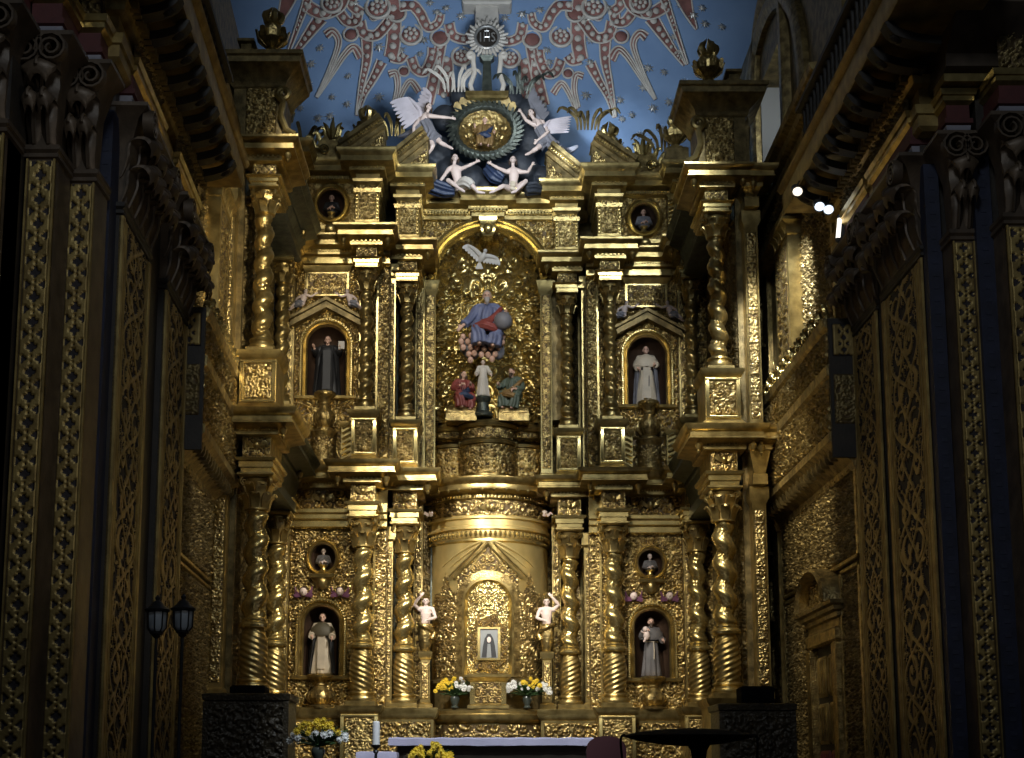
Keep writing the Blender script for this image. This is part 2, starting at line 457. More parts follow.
def mir(pts): return [(972 - x, y + (2 if y > 30 else 0)) for x, y in pts]
BANDS = [
    ([(321, 18), (305, 40), (288, 64)], .30, 'bead', (1.1, .15)), ([(309, -4), (300, 22), (285, 63)], .16, 'bead', (1.2, .2)),
    ([(326, 36), (333, 32), (339, 44), (330, 70), (317, 98)], .15, 'stripe', (1.25, .3)), ([(361, 58), (354, 48), (345, 55), (332, 75), (317, 98)], .15, 'stripe', (1.25, .3)),
    ([(367, 36), (367, 60), (362, 85), (357, 116)], .24, 'bead', (1.1, .2)), ([(382, 62), (374, 78), (364, 96), (358, 116)], .22, 'bead', (1.1, .25)),
    ([(306, 6), (322, 14), (338, 8), (345, -6)], .28, 'bead', None), ([(338, 10), (347, 22), (356, 22), (358, 12)], .22, 'bead', None),
    ([(360, 22), (364, 34), (376, 36), (386, 26), (392, 18)], .24, 'bead', None), ([(392, -6), (394, 18), (394, 40), (391, 58)], .30, 'bead', None),
    ([(391, 58), (400, 60), (405, 54)], .2, 'bead', None), ([(400, 6), (412, 6), (420, 14), (428, 28), (438, 24), (441, 14)], .26, 'bead', (1.1, .6)),
    ([(411, 58), (416, 70), (425, 72), (432, 58), (433, 48)], .22, 'bead', None), ([(441, 44), (437, 66), (431, 92), (428, 104)], .24, 'bead', None),
    ([(389, 75), (396, 74), (398, 88), (394, 106)], .12, 'stripe', (1.2, .7)), ([(419, 92), (411, 82), (404, 90), (396, 108)], .12, 'stripe', (1.2, .7)),
    ([(449, 24), (453, 36), (466, 40), (474, 32)], .22, 'bead', None), ([(446, 58), (447, 74), (444, 96)], .28, 'bead', None),
    ([(290, -6), (284, 12), (276, 30)], .34, 'plain', (1.2, .1)), ([(352, -6), (352, 6), (362, 14)], .22, 'bead', None),
]
for pts, w, st, tp in BANDS:
    vband(pts, w, st, tp, 'ray' if tp else 'strapwork')
    vband(mir(pts), w, st, tp, 'ray' if tp else 'strapwork')
for x, y, r, k in [(397, 14, .20, 'disc'), (440, 38, .20, 'disc'), (411, 35, .24, 'rosette'), (462, 57, .22, 'rosette'), (404, 72, .12, 'disc'),
                   (351, 35, .16, 'disc'), (378, 8, .26, 'rosette'), (332, 4, .22, 'rosette'), (326, 14, .12, 'disc'), (374, 18, .09, 'disc')]:
    vdisc(x, y, r, k); vdisc(*mir([(x, y)])[0], r, k)

def vstar(px, py, r, n=8):
    c = onv(px, py, .02); vs = [(c.x, c.y - .06, c.z)]; a0 = random.uniform(0, 1)
    for k in range(2 * n):
        t = a0 + PI * k / n; q = r if k % 2 == 0 else r * .42
        vs.append((c.x + q * math.cos(t), c.y - .005, c.z + q * math.sin(t)))
    b = (c.x, c.y + .04, c.z); vs.append(b); L = 2 * n
    fs = [[0, 1 + k, 1 + (k + 1) % L] for k in range(L)] + [[L + 1, 1 + (k + 1) % L, 1 + k] for k in range(L)]
    mk('star', vs, fs, 'silver', vault, None, False)
STARS = [(320, 48), (311, 64), (299, 75), (309, 84), (348, 76), (332, 97), (347, 104), (300, 108), (330, 116), (318, 118), (379, 47), (379, 97), (430, 3), (355, 3), (446, 8), (461, 16), (424, 40), (420, 54), (401, 50), (437, 12),
         (505, 18), (522, 14), (540, 10), (547, 50), (549, 62), (586, 95), (620, 100), (632, 115), (622, 119), (643, 87), (653, 108), (661, 129), (669, 102), (648, 68), (590, 62), (608, 8), (614, 24), (693, 15), (705, 24), (722, 27), (680, 5), (674, 37), (681, 52), (685, 82), (572, 100), (570, 6), (589, 18), (590, 40), (640, 135), (612, 132), (664, 72), (702, 8)]
for x, y in STARS: vstar(x, y, random.uniform(.11, .15))

# ------------------------------------------------------------ side walls, both sides
CORN = [(0, 0), (.06, .03), (.08, .12), (.16, .16), (.18, .24), (.26, .28), (.28, .36), (.02, .40)]
def zc(z, s=1, prof=CORN): return [(o * s, z + h * s) for o, h in prof]

def run(F, name, Ya, Yb, y, prof, m_, parent=None):
    a0, a1 = span(F, Ya, Yb); mb = MB(); mb.rect(a0, a1, y, y + .25, prof, 'f'); return fbuild(F, mb, name, m_, parent)

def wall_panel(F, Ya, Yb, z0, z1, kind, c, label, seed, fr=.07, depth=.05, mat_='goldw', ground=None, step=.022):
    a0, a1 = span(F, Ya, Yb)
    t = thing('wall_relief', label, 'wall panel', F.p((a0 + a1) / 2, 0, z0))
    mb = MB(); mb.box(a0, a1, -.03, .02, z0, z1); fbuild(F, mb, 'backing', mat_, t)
    for za, zb, xa, xb in ((z0, z1, a0, a0 + fr), (z0, z1, a1 - fr, a1), (z0, z0 + fr, a0, a1), (z1 - fr, z1, a0, a1)):
        mb = MB(); mb.rect(xa, xb, -.07, 0, [(0, za), (.02, za + .015), (.02, zb - .015), (0, zb)], 'lrf'); fbuild(F, mb, 'frame_rail', 'goldc', t)
    frelief(F, 'carving', [mat_, ground] if ground else mat_, t, (a0 + a1) / 2, -.031, z0 + fr, a1 - a0 - 2 * fr, z1 - z0 - 2 * fr, kind, c, depth=depth, seed=seed, two=bool(ground), step=step)
    return t

def strip(F, Y, w, z0, z1, label, seed=3, proj=.14, kind='leaf', m_='goldc', cap=True):
    t = thing('wall_pilaster', label, 'pilaster', F.p(F.sg * Y, 0, z0))
    a = F.sg * Y
    mb = MB(); mb.rect(a - w / 2, a + w / 2, -proj, 0, [(.05, z0), (.05, z0 + .12), (.02, z0 + .18), (0, z0 + .2), (0, z1 - .3)]); fbuild(F, mb, 'shaft', 'gold', t)
    frelief(F, 'carving', m_, t, a, -proj - .001, z0 + .22, w * .74, z1 - z0 - .6, kind, w * .55, depth=.03, seed=seed)
    if cap:
        mb = MB(); mb.rect(a - w / 2, a + w / 2, -proj, 0, [(0, z1 - .3), (.02, z1 - .28), (.02, z1 - .24), (.04, z1 - .12), (.10, z1 - .06), (.10, z1)])
        for k in range(4):
            x = a - w / 2 + w * (k + .5) / 4
            mb.ribbon([(x, -proj - .01, z1 - .26), (x, -proj - .05, z1 - .14), (x, -proj - .10, z1 - .09)], [.06, .08, .03], .02, (1, 0, 0))
        fbuild(F, mb, 'capital', 'gold', t)
    return t

def small_window(F, Y, z, label, w=.72, h=.62, arched=False, parent=None):
    t = thing('wall_niche_window', label, 'window', F.p(F.sg * Y, 0, z)); a = F.sg * Y
    mb = MB(); mb.box(a - w / 2, a + w / 2, -.035, .05, z, z + h); fbuild(F, mb, 'dark_opening', 'dark', t)
    for xa, xb, za, zb in ((a - w / 2 - .09, a - w / 2, z, z + h), (a + w / 2, a + w / 2 + .09, z, z + h), (a - w / 2 - .09, a + w / 2 + .09, z + h, z + h + .1)):
        mb = MB(); mb.rect(xa, xb, -.10, 0, [(0, za), (.02, za + .02), (.02, zb - .02), (0, zb)]); fbuild(F, mb, 'frame_rail', 'goldc', t)
    mb = MB(); mb.rect(a - w / 2 - .16, a + w / 2 + .16, -.02, 0, [(.0, z - .22), (.05, z - .18), (.07, z - .1), (.16, z - .06), (.17, z), (0, z + .01)]); fbuild(F, mb, 'sill', 'goldw', t)
    return t

def side_wall(F, sd):
    L = -1 if sd == 'left' else 1
    far, gal0, gal1 = (26.0, 19.5, 24.8) if sd == 'left' else (27.6, 20.0, 26.0)
    w0 = far - 1.6
    # lower stage
    wall_panel(F, far - 1.75, far, 1.1, 6.3, 'leaf', .20, f'tall carved gilt panel with small dark windows on the {sd} wall beside the altarpiece', 11 + L)
    for k, z in enumerate((3.25, 4.5, 5.75)):
        small_window(F, far - .87, z, f'{["lowest", "middle", "highest"][k]} small dark window below the gallery on the {sd} wall')
    strip(F, far - 2.05, .42, 1.1, 6.3, f'carved gilt pilaster on the {sd} wall between the small windows and the door bay', 5 + L)
    strip(F, far + .35, .5, 1.1, 6.3, f'smooth gilt pilaster on the {sd} wall in the corner by the outermost big column', 8 + L)
    wall_panel(F, gal0 + .05, far - 2.35, 4.75, 6.3, 'mix', .42, f'deeply carved scroll panel over the door zone of the {sd} wall, under the gallery', 21 + L, depth=.08)
    lows = ((gal0 + .05, far - 2.35),) if sd == 'left' else ((gal0 + .05, 21.2), (23.3, far - 2.35))
    for q, (ya, yb) in enumerate(lows): wall_panel(F, ya, yb, 1.1, 4.7, 'mix', .30, f'lower carved panel of the {sd} wall ' + ('behind the pole lanterns' if sd == 'left' else ('between pier and door', 'between door and small windows')[q]), 91 + q, depth=.06)
    # gallery front
    t = thing('gallery', f'projecting carved gilt gallery box along the {sd} wall, leafy crest on top', 'gallery', F.p(F.sg * (gal0 + gal1) / 2, 0, 6.1))
    a0, a1 = span(F, gal0, gal1); d = .40
    mb = MB(); mb.rect(a0, a1, -d, 0, [(-.3, 6.05), (-.28, 6.15), (-.1, 6.3), (0, 6.42), (.05, 6.46), (.05, 6.58), (0, 6.6), (0, 7.42), (.05, 7.46), (.06, 7.6), (0, 7.62), (0, 8.15), (.06, 8.2), (.08, 8.32), (0, 8.33)], 'f'); fbuild(F, mb, 'box', 'goldw', t)
    frelief(F, 'lower_carving', 'goldc', t, (a0 + a1) / 2, -d - .001, 6.62, a1 - a0 - .1, .78, 'mix', .5, depth=.06, seed=31 + L)
    frelief(F, 'upper_carving', 'goldc', t, (a0 + a1) / 2, -d - .001, 7.64, a1 - a0 - .1, .5, 'leaf', .3, depth=.06, seed=41 + L)
    mb = MB(); n = 26
    for k in range(n):
        x = a0 + (a1 - a0) * (k + .5) / n; s_ = (1 if k % 2 else -1)
        mb.ribbon(spl([(x - .08 * s_, -d + .02, 8.32), (x + .06 * s_, -d - .02, 8.42), (x + .03 * s_, -d - .05, 8.55), (x - .06 * s_, -d - .03, 8.52)], 4), [.09] * 4 + [.08] * 5 + [.03] * 4, .04, (0, -1, .3))
        mb.ball((x, -d, 8.38), (.06, .05, .08), 8, 5)
    fbuild(F, mb, 'leaf_crest', 'goldb', t)
    for k in range(22):
        mb = MB(); x = a0 + (a1 - a0) * (k + .5) / 22; mb.rect(x - .05, x + .05, -d + .02, -d + .26, [(-.03, 6.24), (0, 6.30), (0, 6.44)], 'lrf'); fbuild(F, mb, 'corbel', 'goldd', t)

    an = F.sg * gal0; e = -.06 if F.sg < 0 else .0
    mb = MB(); x0, x1 = (an, an + .06) if F.sg < 0 else (an - .06, an)
    plate(mb, x0, x1, 6.2, 8.3, [], -d - .02, .02); fbuild(F, mb, 'end_panel', 'dark', t)
    # pierced end grille seen from the nave
    o = F.p(x1 if F.sg < 0 else x0, -d / 2, 7.72); u = Vector((F.i)) * (1 if F.sg < 0 else -1)
    relief('end_lattice', ['lace', 'ground'], t, (o.x, o.y - .01, o.z), (1, 0, 0), (0, 0, 1), d - .06, .5, 'quat', .18, depth=.02, step=.01, two=True)
    relief('end_carving', 'goldd', t, (o.x, o.y - .01, 6.7), (1, 0, 0), (0, 0, 1), d - .06, .75, 'leaf', .2, depth=.03, step=.014)
    # upper stage
    wall_panel(F, far - 1.75, far + .2, 8.4, 12.3, 'leaf', .24, f'upper carved gilt panel on the {sd} wall next to the altarpiece', 51 + L)
    small_window(F, far - .8, 9.85, f'small dark window above the gallery on the {sd} wall', w=.6, h=.8)
    small_window(F, far - .8, 11.3, f'topmost small dark window under the cornice of the {sd} wall', w=.6, h=.55)
    strip(F, far - 4.1, 1.1, 8.4, 11.1, f'pale carved pilaster standing over the gallery of the {sd} wall', 61 + L, proj=.3, kind='scroll')
    wall_panel(F, gal0 + .8, far - 2.8, 8.4, 11.1, 'mix', .45, f'scroll carved panel over the near half of the {sd} gallery', 71 + L, depth=.07)
    t = thing('upper_cornice', f'long carved cornice on the {sd} side wall above its upper panels', 'cornice', F.p(F.sg * (far - 3), 0, 11.2))
    run(F, 'architrave', gal0 + .7, far + 1.2, 0, [(.0, 11.1), (.34, 11.14), (.34, 11.3), (.1, 11.35), (.08, 12.3)], 'goldw', t)
    a0, a1 = span(F, gal0 + .7, far + 1.2)
    frelief(F, 'frieze_carving', 'goldc', t, (a0 + a1) / 2, -.085, 11.4, a1 - a0 - .1, .85, 'mix', .5, depth=.06, seed=81 + L)
    run(F, 'cornice', gal0 + .7, far + 1.2, 0, zc(12.3, 1.3), 'goldw', t)
    return t
side_wall(FR, 'right'); side_wall(FL, 'left')

# door in the right wall
def wall_door():
    F = FR; t = thing('side_door', 'tall panelled gilt door under a round pediment in the right wall', 'door', F.p(-22.25, 0, 1.0)); a = -22.25; w = .75
    mb = MB(); mb.box(a - w, a + w, -.04, .05, 1.0, 3.65); leaf_ = fbuild(F, mb, 'door_leaf', 'dark', t)
    for i in range(2):
        for j, (za, zb) in enumerate(((1.15, 2.0), (2.1, 2.75), (2.85, 3.5))):
            x = a - w + .12 + i * .72
            mb = MB(); mb.rect(x, x + .55, -.05, 0, [(0, za), (.02, za + .04), (.02, zb - .04), (0, zb)])
            for q in range(3): mb.box(x + .08 + q * .17, x + .14 + q * .17, -.1, -.05, za + .06, zb - .06)
            fbuild(F, mb, 'door_panel', 'red' if j == 0 else 'gold', t)
    for xa, xb, za, zb in ((a - w - .22, a - w, 1.0, 3.65), (a + w, a + w + .22, 1.0, 3.65), (a - w - .22, a + w + .22, 3.65, 3.87)):
        mb = MB(); mb.rect(xa, xb, -.14, 0, [(0, za), (.03, za + .03), (.03, zb - .03), (0, zb)]); fbuild(F, mb, 'door_frame', 'goldc', t)
    mb = MB(); mb.rect(a - w - .3, a + w + .3, -.1, 0, zc(4.0, .7)); mb.box(a - w - .25, a + w + .25, -.1, 0, 3.87, 4.0); fbuild(F, mb, 'lintel_cornice', 'goldw', t)
    mb = MB(); mb.arch(a, 4.25, .85, [(0, 0), (0, -.3), (.07, -.36), (.14, -.32), (.16, 0)], -.0, sz=.62)
    fbuild(F, mb, 'round_pediment', 'goldw', t)
    frelief(F, 'tympanum', 'goldc', t, a, -.12, 4.28, 1.35, .4, 'leaf', .2, depth=.05, seed=4)
wall_door()

# arched lunette window, right wall
t = thing('lunette_window', 'tall arched window with pale reveal high in the right wall', 'window', FR.p(-25.1, 0, 12.75))
mb = MB(); mb.box(-26.3, -23.9, .45, .55, 12.75, 15.2); fbuild(FR, mb, 'pale_panel', 'winpane', t)
mb = MB(); mb.box(-26.3, -26.26, .01, .5, 12.75, 15.2); mb.box(-23.94, -23.9, .01, .5, 12.75, 15.2); mb.box(-26.26, -23.94, .01, .5, 12.75, 12.79); fbuild(FR, mb, 'plastered_reveal', 'winpane', t)
mb = MB(); mb.arch(-25.1, 15.2, 1.2, [(0, .5), (0, -.1), (.1, -.16), (.28, -.16), (.34, -.06), (.34, .5)], 0, leg=2.45); fbuild(FR, mb, 'arch_frame', 'goldw', t)
mb = MB(); mb.arch(-25.3, 13.2, 2.75, [(0, .1), (0, -.10), (.12, -.16), (.3, -.16), (.42, -.10), (.42, .1)], 0, leg=.4); t2 = fbuild(FR, mb, 'lunette_arch', 'goldw')
tag(t2, 'wide carved arch band framing the lunette at the right edge of the blue vault', 'arch')
# ------------------------------------------------------------ nave piers
def leafcap(mb, F, a, y, z0, w, h, n, dep):
    """two rows of acanthus leaves and corner volutes on a flat pilaster capital"""
    for row, (zz, hh, nn) in enumerate(((z0, h * .44, n), (z0 + h * .30, h * .44, n - 1), (z0 + h * .02, h * .70, n + 1))):
        if row == 2: continue
        for k in range(nn):
            x = a - w / 2 + w * (k + .5) / nn; ww = w / nn * 1.2
            P = spl([(x, y - .03, zz), (x, y - .07 - dep * .15, zz + hh * .45), (x, y - dep * .45, zz + hh * .85), (x, y - dep * .95, zz + hh * 1.0), (x, y - dep * 1.25, zz + hh * .86), (x, y - dep * 1.2, zz + hh * .70)], 4)
            nP = len(P); R = []
            for i, p in enumerate(P):
                f = i / (nP - 1); wd = ww / 2 * (.72 + .30 * math.sin(PI * min(f * 1.05, 1))) * (1 if f < .75 else 1 - (f - .75) * 1.6)
                out, inn = [], []
                for q in range(7):
                    s_ = q / 3 - 1; lob = 1 + .05 * math.cos(f * 26) * abs(s_)
                    pt = Vector((p.x + wd * s_ * lob, p.y + .16 * dep * s_ * s_, p.z - .16 * hh * f * s_ * s_)); out.append(pt); inn.append(pt + Vector((0, .03, -.03)))
                R.append(out + inn[::-1])
            mb.rows(R); mb.tube([p + Vector((0, -.012, .01)) for p in P[:-2]], .02, 5)
    for sx in (-1, 1):
        cx = a + sx * (w / 2 - .02); cz = z0 + h * .83; P = []
        for i in range(26):
            tt = i / 25 * 2.2 * 2 * PI; rr = .17 * h / 1.15 * (1 - i / 30) + .012
            P.append((cx + sx * (-rr * math.cos(tt)), y - dep * .95, cz + rr * math.sin(tt)))
        P = [(a + sx * w * .12, y - .06, z0 + h * .5), (a + sx * w * .22, y - dep * .5, z0 + h * .72)] + P
        mb.ribbon(P, .12, .035, (0, 1, 0))
    mb.rect(a - w / 2, a + w / 2, y - dep * .3, y + .3, [(-.05, z0), (-.02, z0 + h * .6), (.08, z0 + h * .88), (.16, z0 + h * .93), (.2, z0 + h * .96), (.2, z0 + h)])

def pier_pilaster(F, a, w, y, z0, z1, kind, cell, label, capn=3, ground='ground', dep=.3, relw=.84, lace='lace', dp=.5):
    t = thing('nave_pilaster', label, 'pilaster', F.p(a, y, z0))
    mb = MB(); mb.rect(a - w / 2, a + w / 2, y, y + dp, [(.08, z0), (.08, z0 + .5), (.04, z0 + .56), (.05, z0 + .64), (0, z0 + .7), (0, z1 - .14), (.03, z1 - .13), (.03, z1 - .09), (.01, z1 - .08), (.04, z1 - .05), (.04, z1), (0, z1)]); fbuild(F, mb, 'shaft', 'capital' if kind != 'lace' else 'dark', t)
    frelief(F, 'strapwork', [lace, ground], t, a, y - .002, 1.6, w * relw, z1 - 1.6 - .16, kind, cell, depth=.025, step=.0095 if w > .8 else .011, two=True, edge=0)
    for s in (-1, 1):
        mb = MB(); xx = a + s * w * .47; mb.box(xx - w * .03, xx + w * .03, y - .03, y + .02, 1.4, z1 - .15); fbuild(F, mb, 'edge_fillet', lace, t)
    mb = MB(); leafcap(mb, F, a, y, z1, w, 1.15, capn, dep); fbuild(F, mb, 'capital', 'capital', t)
    # impost rising above the capital to the cornice
    mb = MB(); z = z1 + 1.15
    mb.mi = 0; mb.rect(a - w / 2, a + w / 2, y - .05, y + .5, [(0, z), (.02, z + .16)]); mb.mi = 1
    mb.rect(a - w / 2, a + w / 2, y - .06, y + .5, [(.0, z + .16), (.04, z + .18), (.04, z + .24), (.01, z + .25), (.01, z + .42)]); mb.mi = 2
    mb.rect(a - w / 2, a + w / 2, y - .06, y + .5, [(.01, z + .42), (.06, z + .46), (.06, z + .52), (.08, z + .53), (.1, z + .60), (0, z + .61)]); fbuild(F, mb, 'impost', ['capband', 'redground', 'gold'], t)
    frelief(F, 'frieze_carving', 'goldd', t, a, y - .07, z + .62, w * .95, .5, 'scroll', .3, depth=.06)
    return t
ZK = 8.14
FRR = Frame((5.40, 0, 0), (0, -1, 0), (1, 0, 0)); FRR.sg = -1
pier_pilaster(FRR, -19.33, 1.34, 0, 0, ZK, 'lace', 1.1, 'broad carved strapwork pilaster of the right pier nearest the altarpiece', 4, dp=.03)
pier_pilaster(FRR, -17.5, 1.75, .0, 0, ZK, 'lace', 1.45, 'second broad strapwork pilaster of the right pier, nearer the nave', 5, dp=.03)
FLL = Frame((-4.20 + .04 * 15, 0, 0), (-.04, 1, 0), (-1, -.04, 0)); FLL.sg = 1
pier_pilaster(FLL, 18.65, 1.65, -.03, 0, ZK, 'lace', 1.4, 'strapwork pilaster of the left pier nearest the altarpiece', 5, dp=.10)
pier_pilaster(FLL, 16.1, 1.60, 0, 0, ZK, 'lace', 1.35, 'middle strapwork pilaster of the left pier', 5, dp=.07)
# faces turned to the nave
def nave_face(x0, x1, Y, label, ground='ground', kind='quat'):
    pier_pilaster(FF, (x0 + x1) / 2, x1 - x0, Y, 0, ZK, kind, (x1 - x0) * .84, label, 2, ground, dep=.26)
nave_face(5.60, 5.86, 16.1, 'narrow quatrefoil pilaster on the right pier beside the dark blue strip')
nave_face(6.06, 6.40, 15.6, 'quatrefoil pilaster at the right edge of the photo')
nave_face(-4.56, -4.27, 14.4, 'quatrefoil pilaster on the left pier nearer the blue strip')
nave_face(-4.81, -4.51, 13.8, 'second quatrefoil pilaster from the left edge of the photo', 'ground')
nave_face(-5.14, -4.84, 13.2, 'pilaster with dark red ground cut by the left edge of the photo', 'redground')
# dark blue chequered strips between them
def blue_strip(F, a, w, y, Y, label, z1=ZK + 1.0, dp=.6):
    t = thing('blue_strip', label, 'wall strip', F.p(a, y, 0))
    mb = MB(); mb.box(a - w / 2, a + w / 2, y, y + dp, 0, z1); fbuild(F, mb, 'strip_face', 'blueg', t)
    mb = MB(); n = int((z1 - 1.6) / .16); k2 = max(1, int(w / .12))
    for k in range(n):
        for q in range(k2):
            x = a - w / 2 + w * (q + .5) / k2; z = 1.6 + k * .16; mb.rect(x - .035, x + .035, y - .006, y + .004, [(0, z), (-.008, z + .07)], 'f')
    tag(fbuild(F, mb, 'square_studs', 'blueg', t), kind='stuff')
blue_strip(FF, -4.345, .15, 15.0, 15, 'dark blue studded strip on the left pier beside the middle strapwork')
blue_strip(FLL, 17.37, .9, .18, 17, 'deep blue shadowed strip between the two strapwork pilasters of the left pier', dp=.3)
blue_strip(FRR, -18.52, .26, .10, 18, 'dark blue strip between the two broad strapwork pilasters of the right pier', dp=.3)
blue_strip(FF, 5.5, .18, 16.45, 16, 'dark blue studded strip on the right pier beside the second strapwork')
blue_strip(FF, 5.96, .20, 16.0, 16, 'dark strip between the two quatrefoil pilasters of the right pier')
blue_strip(FF, -4.84, .1, 13.95, 14, 'narrow dark strip between the two quatrefoil pilasters of the left pier')
# pier bodies
mb = MB(); mb.box(5.43, 8.5, 16.6, 20.05, 0, 12.4); mb.box(5.95, 8.5, 16.05, 16.7, 0, 12.4); tag(mb.build('wall_pier_right', 'dark', None, False), kind='structure')
mb = MB(); mb.add([(-4.28, 15.1, 0), (-4.44, 19.6, 0), (-8, 19.6, 0), (-8, 13.3, 0), (-5.16, 13.3, 0), (-4.84, 13.3, 0), (-4.84, 13.9, 0), (-4.60, 13.95, 0), (-4.59, 14.5, 0), (-4.44, 14.55, 0), (-4.44, 15.1, 0)], [])
pl = mb.v[:]; n = len(pl); mb = MB(); mb.rows([[p for p in pl], [(p[0], p[1], 12.4) for p in pl]]); tag(mb.build('wall_pier_left', 'dark', None, False), kind='structure')

# ------------------------------------------------------------ nave cornice with modillions and railing
def nave_cornice(F, Ya, Yb, y, sd):
    t = thing('nave_cornice', f'heavy bracketed cornice jutting over the {sd} pier, dark underside', 'cornice', F.p(F.sg * Ya, y, 9.7))
    a0, a1 = span(F, Ya + 1.1, Yb)
    mb = MB(); mb.rect(a0, a1, y, y + .4, [(0, 9.55), (.05, 9.6), (.05, 9.74), (.08, 9.75), (.1, 9.86), (.02, 9.88), (.02, 10.12)], 'lrf'); fbuild(F, mb, 'architrave', 'lace', t)
    mb = MB(); mb.rect(a0, a1, y, y + .4, [(.02, 10.1), (.10, 10.14), (.12, 10.22), (.14, 10.24)], 'lrf'); fbuild(F, mb, 'bed_moulding', 'gold', t)
    mb = MB(); nd = int((a1 - a0) / .14)
    for k in range(nd):
        x = a0 + (k + .5) * (a1 - a0) / nd; mb.box(x - .04, x + .04, y - .22, y, 10.22, 10.32)
    fbuild(F, mb, 'dentil_row', 'lace', t)
    a0, a1 = span(F, Ya, Yb); nb = int((a1 - a0) / .55)
    for k in range(nb):
        x = a0 + (k + .5) * (a1 - a0) / nb
        mb = MB(); P = [(x, y, 10.30), (x, y - .30, 10.34), (x, y - .52, 10.42), (x, y - .60, 10.54)]
        mb.ribbon(spl(P, 5), .2, .16, (1, 0, 0)); mb.ball((x, y - .5, 10.36), (.09, .1, .07), 8, 5); fbuild(F, mb, 'modillion', 'dark', t)
    mb = MB(); mb.rect(a0, a1, y, y + .4, [(.3, 10.5), (.64, 10.52), (.66, 10.56), (.66, 10.84), (.70, 10.86), (.74, 10.94), (.2, 10.96)], 'lrf'); fbuild(F, mb, 'corona', 'lace', t)
    r = thing('balustrade', f'dark turned railing standing on the {sd} nave cornice', 'railing', F.p(F.sg * Ya, y, 10.96))
    n = int((a1 - a0) / .22)
    mb = MB(); mb.rect(a0, a1, y - .5, y - .38, [(.02, 10.96), (.02, 11.03), (0, 11.04)], 'lrfb'); fbuild(F, mb, 'bottom_rail', 'dark', r)
    mb = MB(); mb.rect(a0, a1, y - .5, y - .38, [(0, 11.9), (.05, 11.93), (.05, 12.0), (0, 12.03)], 'lrfb'); fbuild(F, mb, 'handrail', 'dark', r)
    for k in range(n):
        mb = MB(); x = a0 + (k + .5) * (a1 - a0) / n
        mb.lathe([(.04, 0), (.05, .06), (.03, .1), (.06, .26), (.065, .36), (.03, .5), (.045, .54), (.03, .6), (.035, .8), (.05, .88)], 8, (x, y - .44, 11.03)); fbuild(F, mb, 'baluster', 'dark', r)
nave_cornice(FRR, 15.3, 20.7, 0, 'right'); nave_cornice(FLL, 13.6, 19.7, 0, 'left')
for x0, x1, Y, nm in ((5.5, 7.0, 16.2, 'right'), (-7.0, -4.3, 15.0, 'left')):
    t = thing('pier_cornice', f'bracketed cornice across the nave face of the {nm} pier', 'cornice', (x0, Y, 9.9))
    mb = MB(); mb.rect(x0, x1, Y - .4, Y + .3, [(0, 10.0), (.1, 10.05), (.12, 10.2), (.4, 10.4), (.6, 10.52), (.66, 10.56), (.66, 10.9), (.2, 10.96)], 'f'); mb.build('corona', 'capital', t)
    mb = MB()
    mb.box(x0, x1, Y - .41, Y, 9.9, 10.0); mb.build('bed_moulding', 'gold', t)
# ============================================================ THE ALTARPIECE
ZB, ZCAP, ZE, ZL = 2.90, 5.98, 6.59, 7.62          # lower order
P2, ZC2, ZE2, ZL2 = 8.68, 11.2, 11.66, 12.42       # upper order
ZA, ZLA = 13.62, 14.05                              # attic
COLS = {'A': (-3.87, 23.1), 'B': (-4.06, 26.6), 'C': (-2.435, 27.0), 'D': (-1.67, 27.8),
        'a': (4.13, 24.2), 'b': (4.16, 27.6), 'c': (2.51, 27.75), 'd': (1.67, 28.5)}
WORD = {'A': 'outermost left column', 'B': 'half hidden column left of the left niche', 'C': 'column right of the left niche', 'D': 'column just left of the central',
        'a': 'outermost right column', 'b': 'half hidden column right of the right niche', 'c': 'column left of the right niche', 'd': 'column just right of the central'}

def capital(mb, x, y, r, z0, z1):
    h = z1 - z0; R = r * 1.0
    mb.lathe([(R * .92, z0), (R * 1.05, z0 + .01), (R * 1.05, z0 + .05 * h), (R * .88, z0 + .07 * h), (R * .9, z0 + .55 * h), (R * 1.2, z0 + .86 * h)], 20, (x, y, 0))
    for row, (za, zh, off) in enumerate(((.06, .40, 0), (.30, .44, .5))):
        for k in range(8):
            t = 2 * PI * (k + off) / 8; d = Vector((math.cos(t), math.sin(t), 0)); s = Vector((-d.y, d.x, 0)); c = Vector((x, y, 0))
            P = spl([c + d * R * .93 + Vector((0, 0, z0 + za * h)), c + d * R * 1.08 + Vector((0, 0, z0 + (za + zh * .55) * h)), c + d * R * 1.42 + Vector((0, 0, z0 + (za + zh) * h)), c + d * R * 1.6 + Vector((0, 0, z0 + (za + zh * .82) * h))], 3)
            n = len(P); mb.ribbon(P, [R * .66 * (.8 + .4 * math.sin(PI * i / (n - 1))) * (1 if i < n - 3 else .6) for i in range(n)], .03, s)
    for k in range(4):
        t = PI / 4 + k * PI / 2; d = Vector((math.cos(t), math.sin(t), 0)); s = Vector((-d.y, d.x, 0)); P = []
        for i in range(20):
            q = i / 19 * 1.8 * 2 * PI; rr = .15 * h * (1 - i / 24)
            P.append(Vector((x, y, z0 + h * .76)) + d * (R * 1.5 - rr * math.cos(q)) + Vector((0, 0, rr * math.sin(q))))
        mb.ribbon([Vector((x, y, z0 + h * .5)) + d * R * .95, Vector((x, y, z0 + h * .74)) + d * R * 1.1] + P, R * .3, .025, s)
    q = R * 1.25; mb.rect(x - q, x + q, y - q, y + q, [(0, z1 - .12 * h), (.02, z1 - .1 * h), (.05, z1 - .05 * h), (.05, z1), (0, z1)], 'lrfb')

